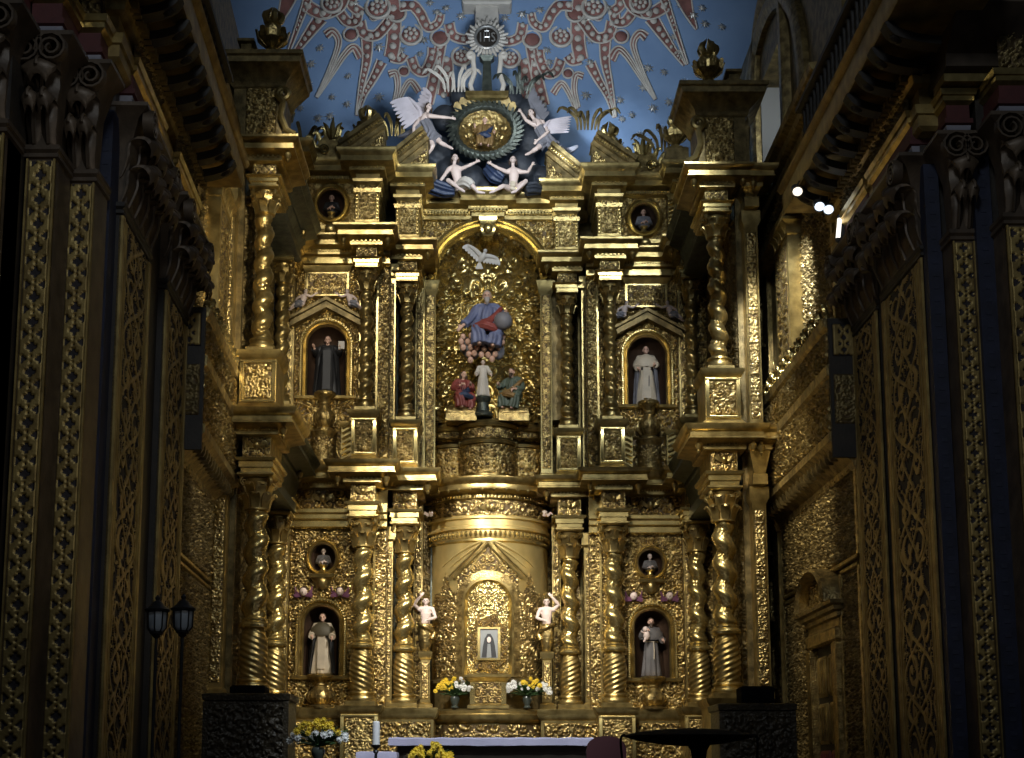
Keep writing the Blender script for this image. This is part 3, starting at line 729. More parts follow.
def column(key, tier):
    x, y = COLS[key]
    lo = tier == 1
    r = ({'D': .20, 'd': .20, 'B': .20, 'b': .20}.get(key, .215) if lo else {'A': .175, 'a': .175}.get(key, .15))
    z0, zc_, ze = (ZB, ZCAP, ZE) if lo else (P2, ZC2, ZE2)
    hand = 1 if key.isupper() else -1
    st = 'lower' if lo else 'upper'
    t = thing('twisted_column', f'{st} tier gilt twisted {WORD[key]}{" drum" if key in "Dd" and lo else " arch" if key in "Dd" else ""}', 'column', (x, y, z0), f'twisted columns of the {st} tier')
    q = r * 1.35
    mb = MB(); mb.rect(x - q, x + q, y - q, y + q, [(0, z0), (0, z0 + .09), (-.02, z0 + .10)], 'lrfb')
    mb.lathe([(r * 1.32, z0 + .09), (r * 1.36, z0 + .13), (r * 1.3, z0 + .17), (r * 1.12, z0 + .18), (r * 1.1, z0 + .21), (r * 1.22, z0 + .24), (r * 1.18, z0 + .27), (r * .95, z0 + .29)], 24, (x, y, 0)); mb.build('base', 'gold', t)
    zr = z0 + .28
    if lo:
        zt = 4.02; nz, na = 64, 56
        A, Z = np.meshgrid(np.linspace(0, 2 * PI, na + 1)[:-1], np.linspace(zr, zt, nz))
        f = (Z - zr) / (zt - zr)
        prof = r * (.93 + .16 * np.sin(PI * np.clip(f * .95 + .1, 0, 1)) - .12 * sst(.75, 1, f))
        R = prof * (1 + .035 * np.sign(np.cos(A * 6 * hand + Z * 62)) * np.abs(np.cos(A * 6 * hand + Z * 62)) ** .5)
        P = np.stack([x + R * np.cos(A), y + R * np.sin(A), Z], -1)
        i = np.arange(nz * na).reshape(nz, na); j = np.roll(i, -1, 1)
        q4 = np.stack([i[:-1], j[:-1], j[1:], i[1:]], -1).reshape(-1, 4)
        mk('reeded_drum', P.reshape(-1, 3), q4, 'gold', t, None, True, None)
        mb = MB(); mb.lathe([(r * .9, zt - .03), (r * 1.16, zt), (r * 1.22, zt + .04), (r * 1.14, zt + .08), (r * .98, zt + .10), (r * 1.02, zt + .13), (r * .9, zt + .16)], 24, (x, y, 0)); mb.build('collar_ring', 'goldb', t)
        zr = zt + .1
    pitch = .455 if lo else (.38 if key in 'Aa' else .32)
    na = 44; nz = int((zc_ - zr) / .017)
    A, Z = np.meshgrid(np.linspace(0, 2 * PI, na + 1)[:-1], np.linspace(zr, zc_ + .02, nz))
    ph = hand * 2 * PI * (Z - zr) / pitch
    fade = sst(0, .12, Z - zr) * sst(0, .10, zc_ - Z)
    g = np.cos(A - ph)
    ent = 1 - .10 * (Z - zr) / (zc_ - zr)
    R = r * ent * (.80 + .27 * fade * (2 * ((1 + g) / 2) ** .75 - 1))
    carve = h_leaf(A * r, Z, .10, 3) * sst(-.05, -.45, g) * fade
    R = R + carve * .028
    P = np.stack([x + R * np.cos(A), y + R * np.sin(A), Z], -1)
    i = np.arange(nz * na).reshape(nz, na); j = np.roll(i, -1, 1)
    q4 = np.stack([i[:-1], j[:-1], j[1:], i[1:]], -1).reshape(-1, 4)
    mk('twisted_shaft', P.reshape(-1, 3), q4, 'goldb' if lo else 'gold', t, None, True, None)
    mb = MB(); capital(mb, x, y, r * .95, zc_, ze); mb.build('capital', 'gold', t)
    return t
for k in COLS:
    column(k, 1); column(k, 2)

def cherub_head(mb, x, y, z, s):
    mb.ball((x, y, z), (s * .8, s * .8, s), 10, 8); mb.ball((x, y - s * .8, z - s * .1), (s * .16, s * .2, s * .16), 6, 5)
    for sx in (-1, 1):
        for q in range(3):
            mb.ribbon(spl([(x + sx * s * .6, y - .01, z - s * .5), (x + sx * s * (1.6 + .2 * q), y - .02, z - s * (.1 - .45 * q)), (x + sx * s * 2.5, y, z + s * (.5 - .6 * q))], 3), [s * .5] * 3 + [s * .4] * 3 + [s * .1], .02, (0, -.2, 1))

def pendant(x, y, z, t, s=1):
    mb = MB(); mb.lathe([(.02 * s, 0), (.05 * s, -.02 * s), (.03 * s, -.05 * s), (.075 * s, -.10 * s), (.06 * s, -.17 * s), (.025 * s, -.21 * s), (.04 * s, -.24 * s), (.008 * s, -.29 * s)], 12, (x, y, z)); mb.build('pendant', 'gold', t)

LIP1 = [(.10, 7.20), (.14, 7.22), (.14, 7.30), (.18, 7.32), (.42, 7.36), (.42, 7.38), (.40, 7.40), (.40, 7.47), (.44, 7.49), (.49, 7.56), (.50, 7.60), (-.05, 7.62)]
LIP2 = [(.08, 12.05), (.12, 12.07), (.12, 12.14), (.16, 12.16), (.36, 12.19), (.36, 12.21), (.34, 12.22), (.34, 12.29), (.38, 12.31), (.43, 12.37), (.43, 12.41), (-.05, 12.42)]
LIP3 = [(.06, 13.62), (.10, 13.64), (.10, 13.70), (.14, 13.72), (.28, 13.76), (.28, 13.78), (.26, 13.79), (.26, 13.88), (.30, 13.92), (.34, 13.99), (.34, 14.03), (-.05, 14.05)]

def ent_block(key, tier):
    x, y = COLS[key]; lo = tier == 1
    hw = .235 if lo else .20
    z = [6.59, 6.87, 7.25] if lo else [11.66, 11.86, 12.1]
    lip = LIP1 if lo else LIP2; yb = y + 1.0
    t = thing('entablature_block', f'gilt entablature block over the {st_(tier)} {WORD[key]}' + (' bay' if key in 'Dd' else ''), 'entablature', (x, y, z[0]), f'entablature blocks of the {st_(tier)} tier')
    mb = MB(); mb.rect(x - hw, x + hw, y - hw, yb, [(0, z[0]), (.02, z[0] + .01), (.02, z[0] + (z[1] - z[0]) * .3), (.05, z[0] + (z[1] - z[0]) * .34), (.05, z[0] + (z[1] - z[0]) * .66), (.09, z[0] + (z[1] - z[0]) * .72), (.11, z[1] - .03), (.02, z[1])]); mb.build('architrave', 'goldb', t)
    mb = MB(); mb.rect(x - hw, x + hw, y - hw, yb, [(0, z[1] - .01), (0, z[2])]); mb.build('frieze', 'goldc', t)
    relief('frieze_carving', 'goldc', t, (x, y - hw - .001, z[1]), (1, 0, 0), (0, 0, 1), hw * 2, z[2] - z[1] - .03, 'scroll', .16, depth=.04, step=.014)
    if lo:
        mb = MB(); cherub_head(mb, x, y - hw - .05, (z[1] + z[2]) / 2, .075); mb.build('cherub_head', 'gold', t)
    mb = MB(); n = 9 if lo else 7
    for k in range(n):
        q = x - hw - .1 + (2 * hw + .2) * (k + .5) / n; mb.box(q - .018, q + .018, y - hw - .17, y - hw, lip[2][1] - .02, lip[2][1] + .06)
    mb.build('dentil_row', 'goldb', t)
    mb = MB(); mb.rect(x - hw, x + hw, y - hw, yb, lip); mb.build('cornice', 'gold', t)
    for s in (-1, 1):
        pendant(x + s * (hw + .24), y - hw - .24, lip[3][1] + .05, t, .9 if lo else .8)
def st_(t): return 'lower' if t == 1 else 'upper'
for k in COLS:
    ent_block(k, 1); ent_block(k, 2)

def pedestal(key, tier):
    x, y = COLS[key]; lo = tier == 1
    z0, z1, hw = (1.0, ZB, .36) if lo else (ZL, P2, .25 if key not in 'Aa' else .31)
    t = thing('column_pedestal', f'carved gilt pedestal under the {st_(tier)} {WORD[key]}' + (' bay' if key in 'Dd' else ''), 'pedestal', (x, y, z0), f'column pedestals of the {st_(tier)} tier')
    mb = MB(); mb.rect(x - hw, x + hw, y - hw, y + hw + .3, [(.08, z0), (.08, z0 + .07), (.03, z0 + .12), (0, z0 + .15), (0, z1 - .15), (.03, z1 - .13), (.07, z1 - .06), (.08, z1), (-.02, z1)]); mb.build('block', 'gold', t)
    H = z1 - z0 - .36
    for za, zb, xa, xb in ((z0 + .18, z1 - .18, x - hw + .01, x - hw + .07), (z0 + .18, z1 - .18, x + hw - .07, x + hw - .01), (z0 + .16, z0 + .22, x - hw + .01, x + hw - .01), (z1 - .22, z1 - .16, x - hw + .01, x + hw - .01)):
        mb = MB(); mb.rect(xa, xb, y - hw - .03, y - hw + .02, [(-.01, za), (0, za + .015), (0, zb - .015), (-.01, zb)]); mb.build('frame_rail', 'goldb', t)
    relief('carved_face', 'goldc', t, (x, y - hw - .001, z0 + .22), (1, 0, 0), (0, 0, 1), hw * 2 - .14, H - .08, 'mix', .24, depth=.05, step=.015, seed=ord(key))
for k in COLS:
    pedestal(k, 1); pedestal(k, 2)

# ------------------------------------------------------------ statue bays
def niche_shell(mb, cx, yw, z0, zs, r, dp, n=18):
    R = []
    for z in np.linspace(z0, zs, 4):
        R.append([(cx - r * math.cos(PI * j / n), yw + dp * math.sin(PI * j / n), z) for j in range(n + 1)])
    for i in range(1, 9):
        a = PI / 2 * i / 8 * .98
        R.append([(cx - r * math.cos(a) * math.cos(PI * j / n), yw + dp * math.cos(a) * math.sin(PI * j / n), zs + r * math.sin(a)) for j in range(n + 1)])
    mb.rows([q[::-1] for q in R], closed=False, cap=False)
    mb.add([(cx - r * math.cos(PI * j / n), yw + dp * math.sin(PI * j / n), z0) for j in range(n + 1)], [list(range(n + 1))])

def urn_corbel(name, x, y, z0, z1, r, label, m_='gold'):
    h = z1 - z0; t = thing(name, label, 'pedestal', (x, y, z0))
    mb = MB(); mb.lathe([(r * a, z0 + h * b) for a, b in ((1.0, 0), (1.02, .05), (.8, .08), (.62, .12), (.7, .16), (.95, .28), (1.0, .38), (.82, .48), (.55, .58), (.42, .66), (.5, .70), (.44, .74), (.6, .84), (.98, .92), (1.02, .97), (.95, 1.0))], 28, (x, y, 0)); mb.build('urn', 'goldc', t)
    mb = MB()
    for k in range(10):
        a = 2 * PI * k / 10; d = Vector((math.cos(a), math.sin(a), 0)); c = Vector((x, y, 0))
        mb.ribbon([c + d * r * (.68) + Vector((0, 0, z0 + .15 * h)), c + d * r * 1.04 + Vector((0, 0, z0 + .3 * h)), c + d * r * 1.04 + Vector((0, 0, z0 + .4 * h)), c + d * r * .92 + Vector((0, 0, z0 + .48 * h))], [r * .2, r * .4, r * .4, r * .1], .03, Vector((-d.y, d.x, 0)))
    mb.build('leaf_band', 'goldc', t)
    return t

def oval_frame(t, x, y, z, rx, rz, m_='gold', fr=.09, deep=.3):
    mb = MB(); n = 36; R = []
    for j in range(n + 1):
        a = 2 * PI * j / n; R.append([(x + (rx + p) * math.cos(a), y + q, z + (rz + p) * math.sin(a)) for p, q in ((-.005, .1), (-.005, -.05), (.02, -.09), (.05, -.06), (fr * .75, -.10), (fr, -.05), (fr, .1))])
    mb.rows(R); mb.build('oval_frame', m_, t)
    mb = MB(); R = []
    for i in range(7):
        a = PI / 2 * i / 6 * .98
        R.append([(x + rx * math.cos(a) * math.cos(2 * PI * j / n), y + deep * math.sin(a), z + rz * math.cos(a) * math.sin(2 * PI * j / n)) for j in range(n)])
    mb.rows(R, True, False); mb.build('oval_recess', 'niche', t)

def bay(sd, tier):
    L = -1 if sd == 'left' else 1
    lo = tier == 1
    cx, yw = (-3.27, 27.45) if L < 0 else (3.30, 28.15)
    x0, x1 = (-4.35, -2.0) if L < 0 else (2.05, 4.6)
    z0, z1 = (2.7, 7.3) if lo else (ZL - .05, 12.2)
    nz0, nzs, nr = (3.52, 4.53, .345) if lo else (9.15, 10.22, .385)
    oz, orx, orz = (5.84, .25, .28)
    tn = thing('statue_bay', f'{st_(tier)} carved gilt wall bay with the arched statue niche on the {sd}', 'wall bay', (cx, yw, z0))
    holes = [(cx - nr, cx + nr, nz0, nzs + nr)]
    if lo: holes.append((cx - orx, cx + orx, oz - orz, oz + orz))
    mb = MB(); plate(mb, x0, x1, z0, z1, holes, yw + .005, yw + .55); mb.build('bay_wall', 'goldd', tn)
    hw = .66
    def keep(U, V):
        Z = V + z0; X = U
        k = ~((np.abs(X) < nr) & (Z > nz0) & (Z < nzs)) & ~(np.hypot(X, np.maximum(Z - nzs, 0)) * (Z >= nzs) + (Z < nzs) * 9 < nr)
        if lo: k &= np.hypot(X / orx, (Z - oz) / orz) > 1
        return k
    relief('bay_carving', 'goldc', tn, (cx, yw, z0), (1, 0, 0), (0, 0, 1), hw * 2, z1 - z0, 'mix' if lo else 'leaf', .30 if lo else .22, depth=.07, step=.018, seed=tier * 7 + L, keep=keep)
    mb = MB(); niche_shell(mb, cx, yw, nz0, nzs, nr, .42); mb.build('niche_shell', 'niche', tn)
    mb = MB(); mb.arch(cx, nzs, nr, [(0, .06), (0, -.05), (.03, -.09), (.06, -.06), (.10, -.10), (.15, -.10), (.17, -.04), (.17, .03)], yw, leg=nzs - nz0); mb.build('niche_arch', 'gold', tn)
    mb = MB(); n = 70
    for k in range(n + 1):
        f = k / n * (2 * (nzs - nz0) + PI * nr); a = nzs - nz0
        if f < a: p = (cx - nr - .125, nz0 + f)
        elif f < a + PI * nr: q = (f - a) / nr; p = (cx - (nr + .125) * math.cos(q), nzs + (nr + .125) * math.sin(q))
        else: p = (cx + nr + .125, nzs - (f - a - PI * nr))
        mb.ball((p[0], yw - .11, p[1]), (.034, .03, .034), 6, 4)
    mb.build('bead_moulding', 'goldb', tn)
    mb = MB(); mb.rect(cx - nr - .2, cx + nr + .2, yw - .10, yw + .1, [(0, nz0 - .09), (.03, nz0 - .07), (.04, nz0 - .02), (0, nz0)]); mb.build('niche_sill', 'gold', tn)
    # carved margins out to the columns
    for xa, xb in ((x0, cx - hw - .2), (cx + hw + .2, x1)):
        relief('margin_carving', 'goldc', tn, ((xa + xb) / 2, yw, z0), (1, 0, 0), (0, 0, 1), xb - xa, z1 - z0, 'leaf', .2, depth=.05, step=.018, seed=8)
        xm = xb if xa == x0 else xa
        for q in (0, .16):
            mb = MB(); xq = xm + (q if xm == xa else -q); mb.rect(xq - .02, xq + .02, yw - .1, yw, [(0, z0), (0, z1)]); mb.build('fillet', 'gold', tn)
    # narrow pilaster strips beside the niche
    for s in (-1, 1):
        x = cx + s * (hw + .10)
        mb = MB(); mb.rect(x - .10, x + .10, yw - .1, yw + .1, [(.03, z0), (.03, z0 + .1), (0, z0 + .12), (0, z1 - .6), (.04, z1 - .55), (.05, z1 - .4), (0, z1 - .38), (0, z1)]); mb.build('edge_pilaster', 'gold', tn)
        relief('edge_carving', 'goldc', tn, (x, yw - .101, z0 + .2), (1, 0, 0), (0, 0, 1), .16, z1 - z0 - .9, 'scroll', .15, depth=.03, step=.015, seed=3)
    if lo:
        oval_frame(tn, cx, yw - .02, oz, orx, orz)
        mb = MB(); mb.rect(cx - .22, cx + .22, yw - .16, yw, [(-.1, oz - .62), (-.06, oz - .5), (-.02, oz - .42), (.02, oz - .40), (.04, oz - .34), (-.02, oz - .32)]); mb.ball((cx, yw - .12, oz - .5), (.11, .08, .14), 10, 6); mb.build('oval_bracket', 'gold', tn)
    else:
        # gable over the niche
        for s in (-1, 1):
            P = [(cx + s * .72, nzs + .33), (cx + s * .72, nzs + .44), (cx, nzs + .86), (cx, nzs + .72)]
            if s > 0: P = P[::-1]
            mb = MB(); mb.prism(P, (yw - .26, yw)); P2_ = [(cx + s * .76, nzs + .44), (cx + s * .76, nzs + .50), (cx, nzs + .93), (cx, nzs + .86)]
            if s > 0: P2_ = P2_[::-1]
            mb.prism(P2_, (yw - .32, yw)); mb.build('gable_moulding', 'goldd', tn)
        mb = MB(); mb.rect(cx - .42, cx + .42, yw - .12, yw, [(0, 11.2), (.02, 11.22), (.02, 11.72), (.05, 11.75), (.09, 11.84), (0, 11.85)]); mb.build('upper_tablet', 'gold', tn)
        relief('tablet_carving', 'goldc', tn, (cx, yw - .141, 11.24), (1, 0, 0), (0, 0, 1), .8, .46, 'scroll', .22, depth=.05, step=.015)
    # running entablature of the bay
    te = thing('bay_entablature', f'straight {st_(tier)} entablature run over the {sd} statue bay', 'entablature', (cx, yw, 6.6 if lo else 11.7))
    ya = yw - .12
    mb = MB()
    if lo: prof = [(0, 6.42), (.06, 6.45), (.06, 6.56), (.12, 6.60), (.12, 6.68), (.16, 6.72), (.16, 6.78), (.02, 6.80), (.02, 7.2)]
    else: prof = [(0, 11.86), (.06, 11.9), (.06, 12.0), (.02, 12.02), (.02, 12.06)]
    mb.rect(x0, x1, ya, yw + .3, prof, 'f'); mb.build('architrave', 'goldb', te)
    if lo:
        relief('frieze_carving', 'goldc', te, (cx, ya - .021, 6.81), (1, 0, 0), (0, 0, 1), 1.5, .38, 'scroll', .3, depth=.06, step=.018)
        mb = MB(); cherub_head(mb, cx, ya - .08, 7.02, .09); mb.build('cherub_head', 'gold', te)
    mb = MB(); lz = LIP1 if lo else LIP2
    for k in range(26):
        q = cx - .75 + 1.5 * (k + .5) / 26; mb.box(q - .017, q + .017, ya - .17, ya, lz[2][1] - .02, lz[2][1] + .06)
    mb.build('dentil_row', 'goldb', te)
    mb = MB(); mb.rect(x0, x1, ya, yw + .3, lz, 'f'); mb.build('cornice', 'gold', te)
    # the urn-shaped statue stand
    if lo: urn_corbel('urn_pedestal', cx, yw - .10, 2.88, 3.53, .26, f'turned gilt urn stand under the lower {sd} niche statue')
    else:
        urn_corbel('urn_pedestal', cx, yw - .20, 8.35, 9.17, .22, f'turned gilt urn stand under the upper {sd} niche statue')
        mb = MB(); mb.lathe([(.30, ZL), (.32, ZL + .06), (.24, ZL + .12), (.22, ZL + .6), (.26, ZL + .66), (.28, ZL + .72), (.22, ZL + .75)], 24, (cx, yw - .20, 0)); tb = mb.build('drum_pedestal', 'goldc')
        tag(tb, f'short carved drum below the urn of the upper {sd} statue', 'pedestal')
        wraprelief('drum_carving', 'goldc', tb, (cx, yw - .20), .222, -1.5, 1.5, ZL + .14, ZL + .60, 'scroll', .2, depth=.035, step=.012)
        for s in (-1, 1):
            t2 = thing('spiral_baluster', f'short spiral gilt post {"left" if s < 0 else "right"} of the urn stand in the upper {sd} bay', 'post', (cx + s * .46, yw - .15, ZL))
            x = cx + s * .46; y = yw - .15
            mb = MB(); mb.rect(x - .11, x + .11, y - .11, y + .1, [(.03, ZL), (.03, ZL + .08), (0, ZL + .1), (0, 8.45), (.03, 8.48), (.04, 8.56), (0, 8.57)]); mb.build('post_block', 'gold', t2)
            mb = MB()
            for k in range(7): mb.ribbon([(x - .09, y - .115, ZL + .14 + k * .11 + (0 if s > 0 else .1)), (x, y - .14, ZL + .19 + k * .11), (x + .09, y - .115, ZL + .14 + k * .11 + (.1 if s > 0 else 0))], .05, .03, (0, 0, 1))
            mb.build('spiral_carving', 'goldb', t2)
for sd in ('left', 'right'):
    for tr in (1, 2): bay(sd, tr)

# purple-winged cherub heads on the lower bays
for sd, cx, yw in (('left', -3.27, 27.45), ('right', 3.30, 28.15)):
    for s in (-1, 1):
        t = thing('winged_cherub', f'small painted cherub head with violet wings, upper {"left" if s < 0 else "right"} of the lower {sd} niche', 'cherub', (cx + s * .36, yw - .1, 5.1))
        x, y, z = cx + s * .36, yw - .12, 5.16
        mb = MB(); mb.ball((x, y, z), (.075, .075, .09), 12, 8); mb.ball((x, y - .075, z - .01), (.014, .02, .018), 6, 4); mb.build('head', 'palelflesh', t)
        for q in (-1, 1):
            mb = MB()
            for k in range(3): mb.ribbon(spl([(x + q * .04, y + .01, z - .07), (x + q * (.14 + .02 * k), y, z - .02 - .03 * k), (x + q * (.17 - .03 * k), y + .02, z + .10 - .10 * k)], 3), [.06] * 4 + [.05] * 2 + [.01], .02, (0, -.3, 1))
            mb.build('wing', 'violet', t)
        mb = MB(); mb.ball((x, y + .02, z + .04), (.08, .075, .07), 10, 6); mb.build('hair', 'hair', t)

# wall between niche bay and centre, behind columns C and D, plus return walls behind the forward columns
for sd, L in (('left', -1), ('right', 1)):
    xa, xb, yw = (-2.35, -1.05, 29.15) if L < 0 else (1.08, 2.4, 29.8)
    t = thing('pilaster_bay', f'narrow gilt wall with stacked pilaster strips between the two inner {sd} columns', 'wall bay', ((xa + xb) / 2, yw, 1))
    mb = MB(); mb.box(xa, xb, yw, yw + .5, 1.0, 14.0); mb.build('bay_wall', 'darkgreen' if L < 0 else 'goldd', t)
    for z0, z1 in ((2.95, 7.2), (7.7, 12.0)):
        relief('wall_carving', 'goldd' if L < 0 else 'goldw', t, ((xa + xb) / 2, yw - .001, z0), (1, 0, 0), (0, 0, 1), xb - xa, z1 - z0, 'leaf', .18, depth=.05, step=.018, seed=33)
        for q in range(5):
            x = xa + (xb - xa) * (q + .5) / 5
            mb = MB(); mb.rect(x - .025, x + .025, yw - .09, yw, [(0, z0), (0, z1)]); mb.build('fillet', 'darkgreen' if L < 0 else 'gold', t)
    k0 = ['C', 'D'] if L < 0 else ['c', 'd']
    for q, x in enumerate((COLS[k0[0]][0] - L * .40,)):
        for z0, z1 in ((ZB, 6.5), (ZL, 12.0)):
            y_ = COLS[k0[0]][1] + .62
            mb = MB(); mb.rect(x - .14, x + .14, y_, y_ + .5, [(.03, z0), (.03, z0 + .12), (0, z0 + .14), (0, z1 - .3), (.05, z1 - .25), (.05, z1)]); mb.build('strip', 'gold', t)
            relief('strip_carving', 'goldc', t, (x, y_ - .001, z0 + .2), (1, 0, 0), (0, 0, 1), .24, z1 - z0 - .6, 'scroll', .2, depth=.03, step=.016, seed=q)
    x = L * 1.44
    for z0, z1 in ((2.7, 7.3), (ZL, 12.1)):
        mb = MB(); mb.rect(x - .09, x + .09, yw - .6, yw, [(.02, z0), (.02, z0 + .1), (0, z0 + .12), (0, z1)]); mb.build('strip', 'gold', t)
        relief('strip_carving', 'goldc', t, (x, yw - .601, z0 + .2), (1, 0, 0), (0, 0, 1), .16, z1 - z0 - .3, 'scroll', .14, depth=.03, step=.016, seed=9)
    # plain band of carving at floor level
    xa, xb, yw = (-4.4, -1.05, 27.2) if L < 0 else (1.05, 4.7, 27.95)
    t = thing('altarpiece_dado', f'low carved base wall running under the {sd} half of the altarpiece', 'base wall', ((xa + xb) / 2, yw, 1))
    mb = MB(); mb.rect(xa, xb, yw, yw + 1.2, [(.05, 1.0), (.05, 1.3), (0, 1.34), (0, 2.66), (.04, 2.70), (.08, 2.80), (.08, 2.88), (0, 2.89)], 'lrf'); mb.build('base_block', 'gold', t)
    relief('base_carving', 'goldc', t, ((xa + xb) / 2, yw - .001, 1.4), (1, 0, 0), (0, 0, 1), xb - xa - .1, 1.22, 'mix', .42, depth=.06, seed=6)
    # return wall behind the forward column
    kx, ky = COLS['A' if L < 0 else 'a']
    t = thing('return_wall', f'carved side return wall behind the outermost {sd} columns', 'wall bay', (kx + L * .5, ky + 1.6, 1))
    xw = kx + L * .40
    mb = MB(); mb.box(min(xw, xw + L * .3), max(xw, xw + L * .3), ky + .2, ky + 3.6, 1.0, 14.0); mb.build('return_panel', 'goldd', t)
    for z0, z1 in ((2.9, 6.5), (7.7, 12)):
        if L < 0: relief('return_carving', 'goldd', t, (xw, ky + 1.9, z0), (0, 1, 0), (0, 0, 1), 3.2, z1 - z0, 'leaf', .3, depth=.06)
        else: relief('return_carving', 'goldd', t, (xw, ky + 1.9, z0), (0, -1, 0), (0, 0, 1), 3.2, z1 - z0, 'leaf', .3, depth=.06)
    for tier, lz, z0 in ((1, LIP1, 6.6), (2, LIP2, 11.7)):
        mb = MB(); xo = kx - L * .1
        mb.rect(min(xo, xw + L * .3), max(xo, xw + L * .3), ky + .3, ky + 3.6, [(0, z0), (.04, z0 + .02), (.04, z0 + .2), (.0, z0 + .22)] + lz, 'lr'); mb.build('return_entablature', 'darkgreen', t)  # dark tone painted here for the shade under the return cornice
        # the small ear block beside the forward column
        mb = MB(); xe = kx + L * .62; mb.rect(xe - .1, xe + .1, ky - .25, ky + .6, [(0, z0), (.03, z0 + .02), (.03, z0 + .2), (0, z0 + .22)] + [(a * .8, b) for a, b in lz]); mb.build('ear_block', 'gold', t)
        pendant(xe, ky - .45, lz[3][1] + .02, t, .9)
        mb = MB(); zz = (ZB, 6.6) if tier == 1 else (ZL, 11.7)
        mb.rect(xe - .12, xe + .12, ky - .1, ky + .5, [(.04, zz[0]), (.04, zz[0] + .1), (0, zz[0] + .14), (0, zz[1] - .3), (.05, zz[1] - .2), (.05, zz[1])]); mb.build('ear_pilaster', 'gold', t)
        relief('ear_carving', 'goldc', t, (xe, ky - .101, zz[0] + .2), (1, 0, 0), (0, 0, 1), .2, zz[1] - zz[0] - .6, 'leaf', .15, depth=.03, step=.016)

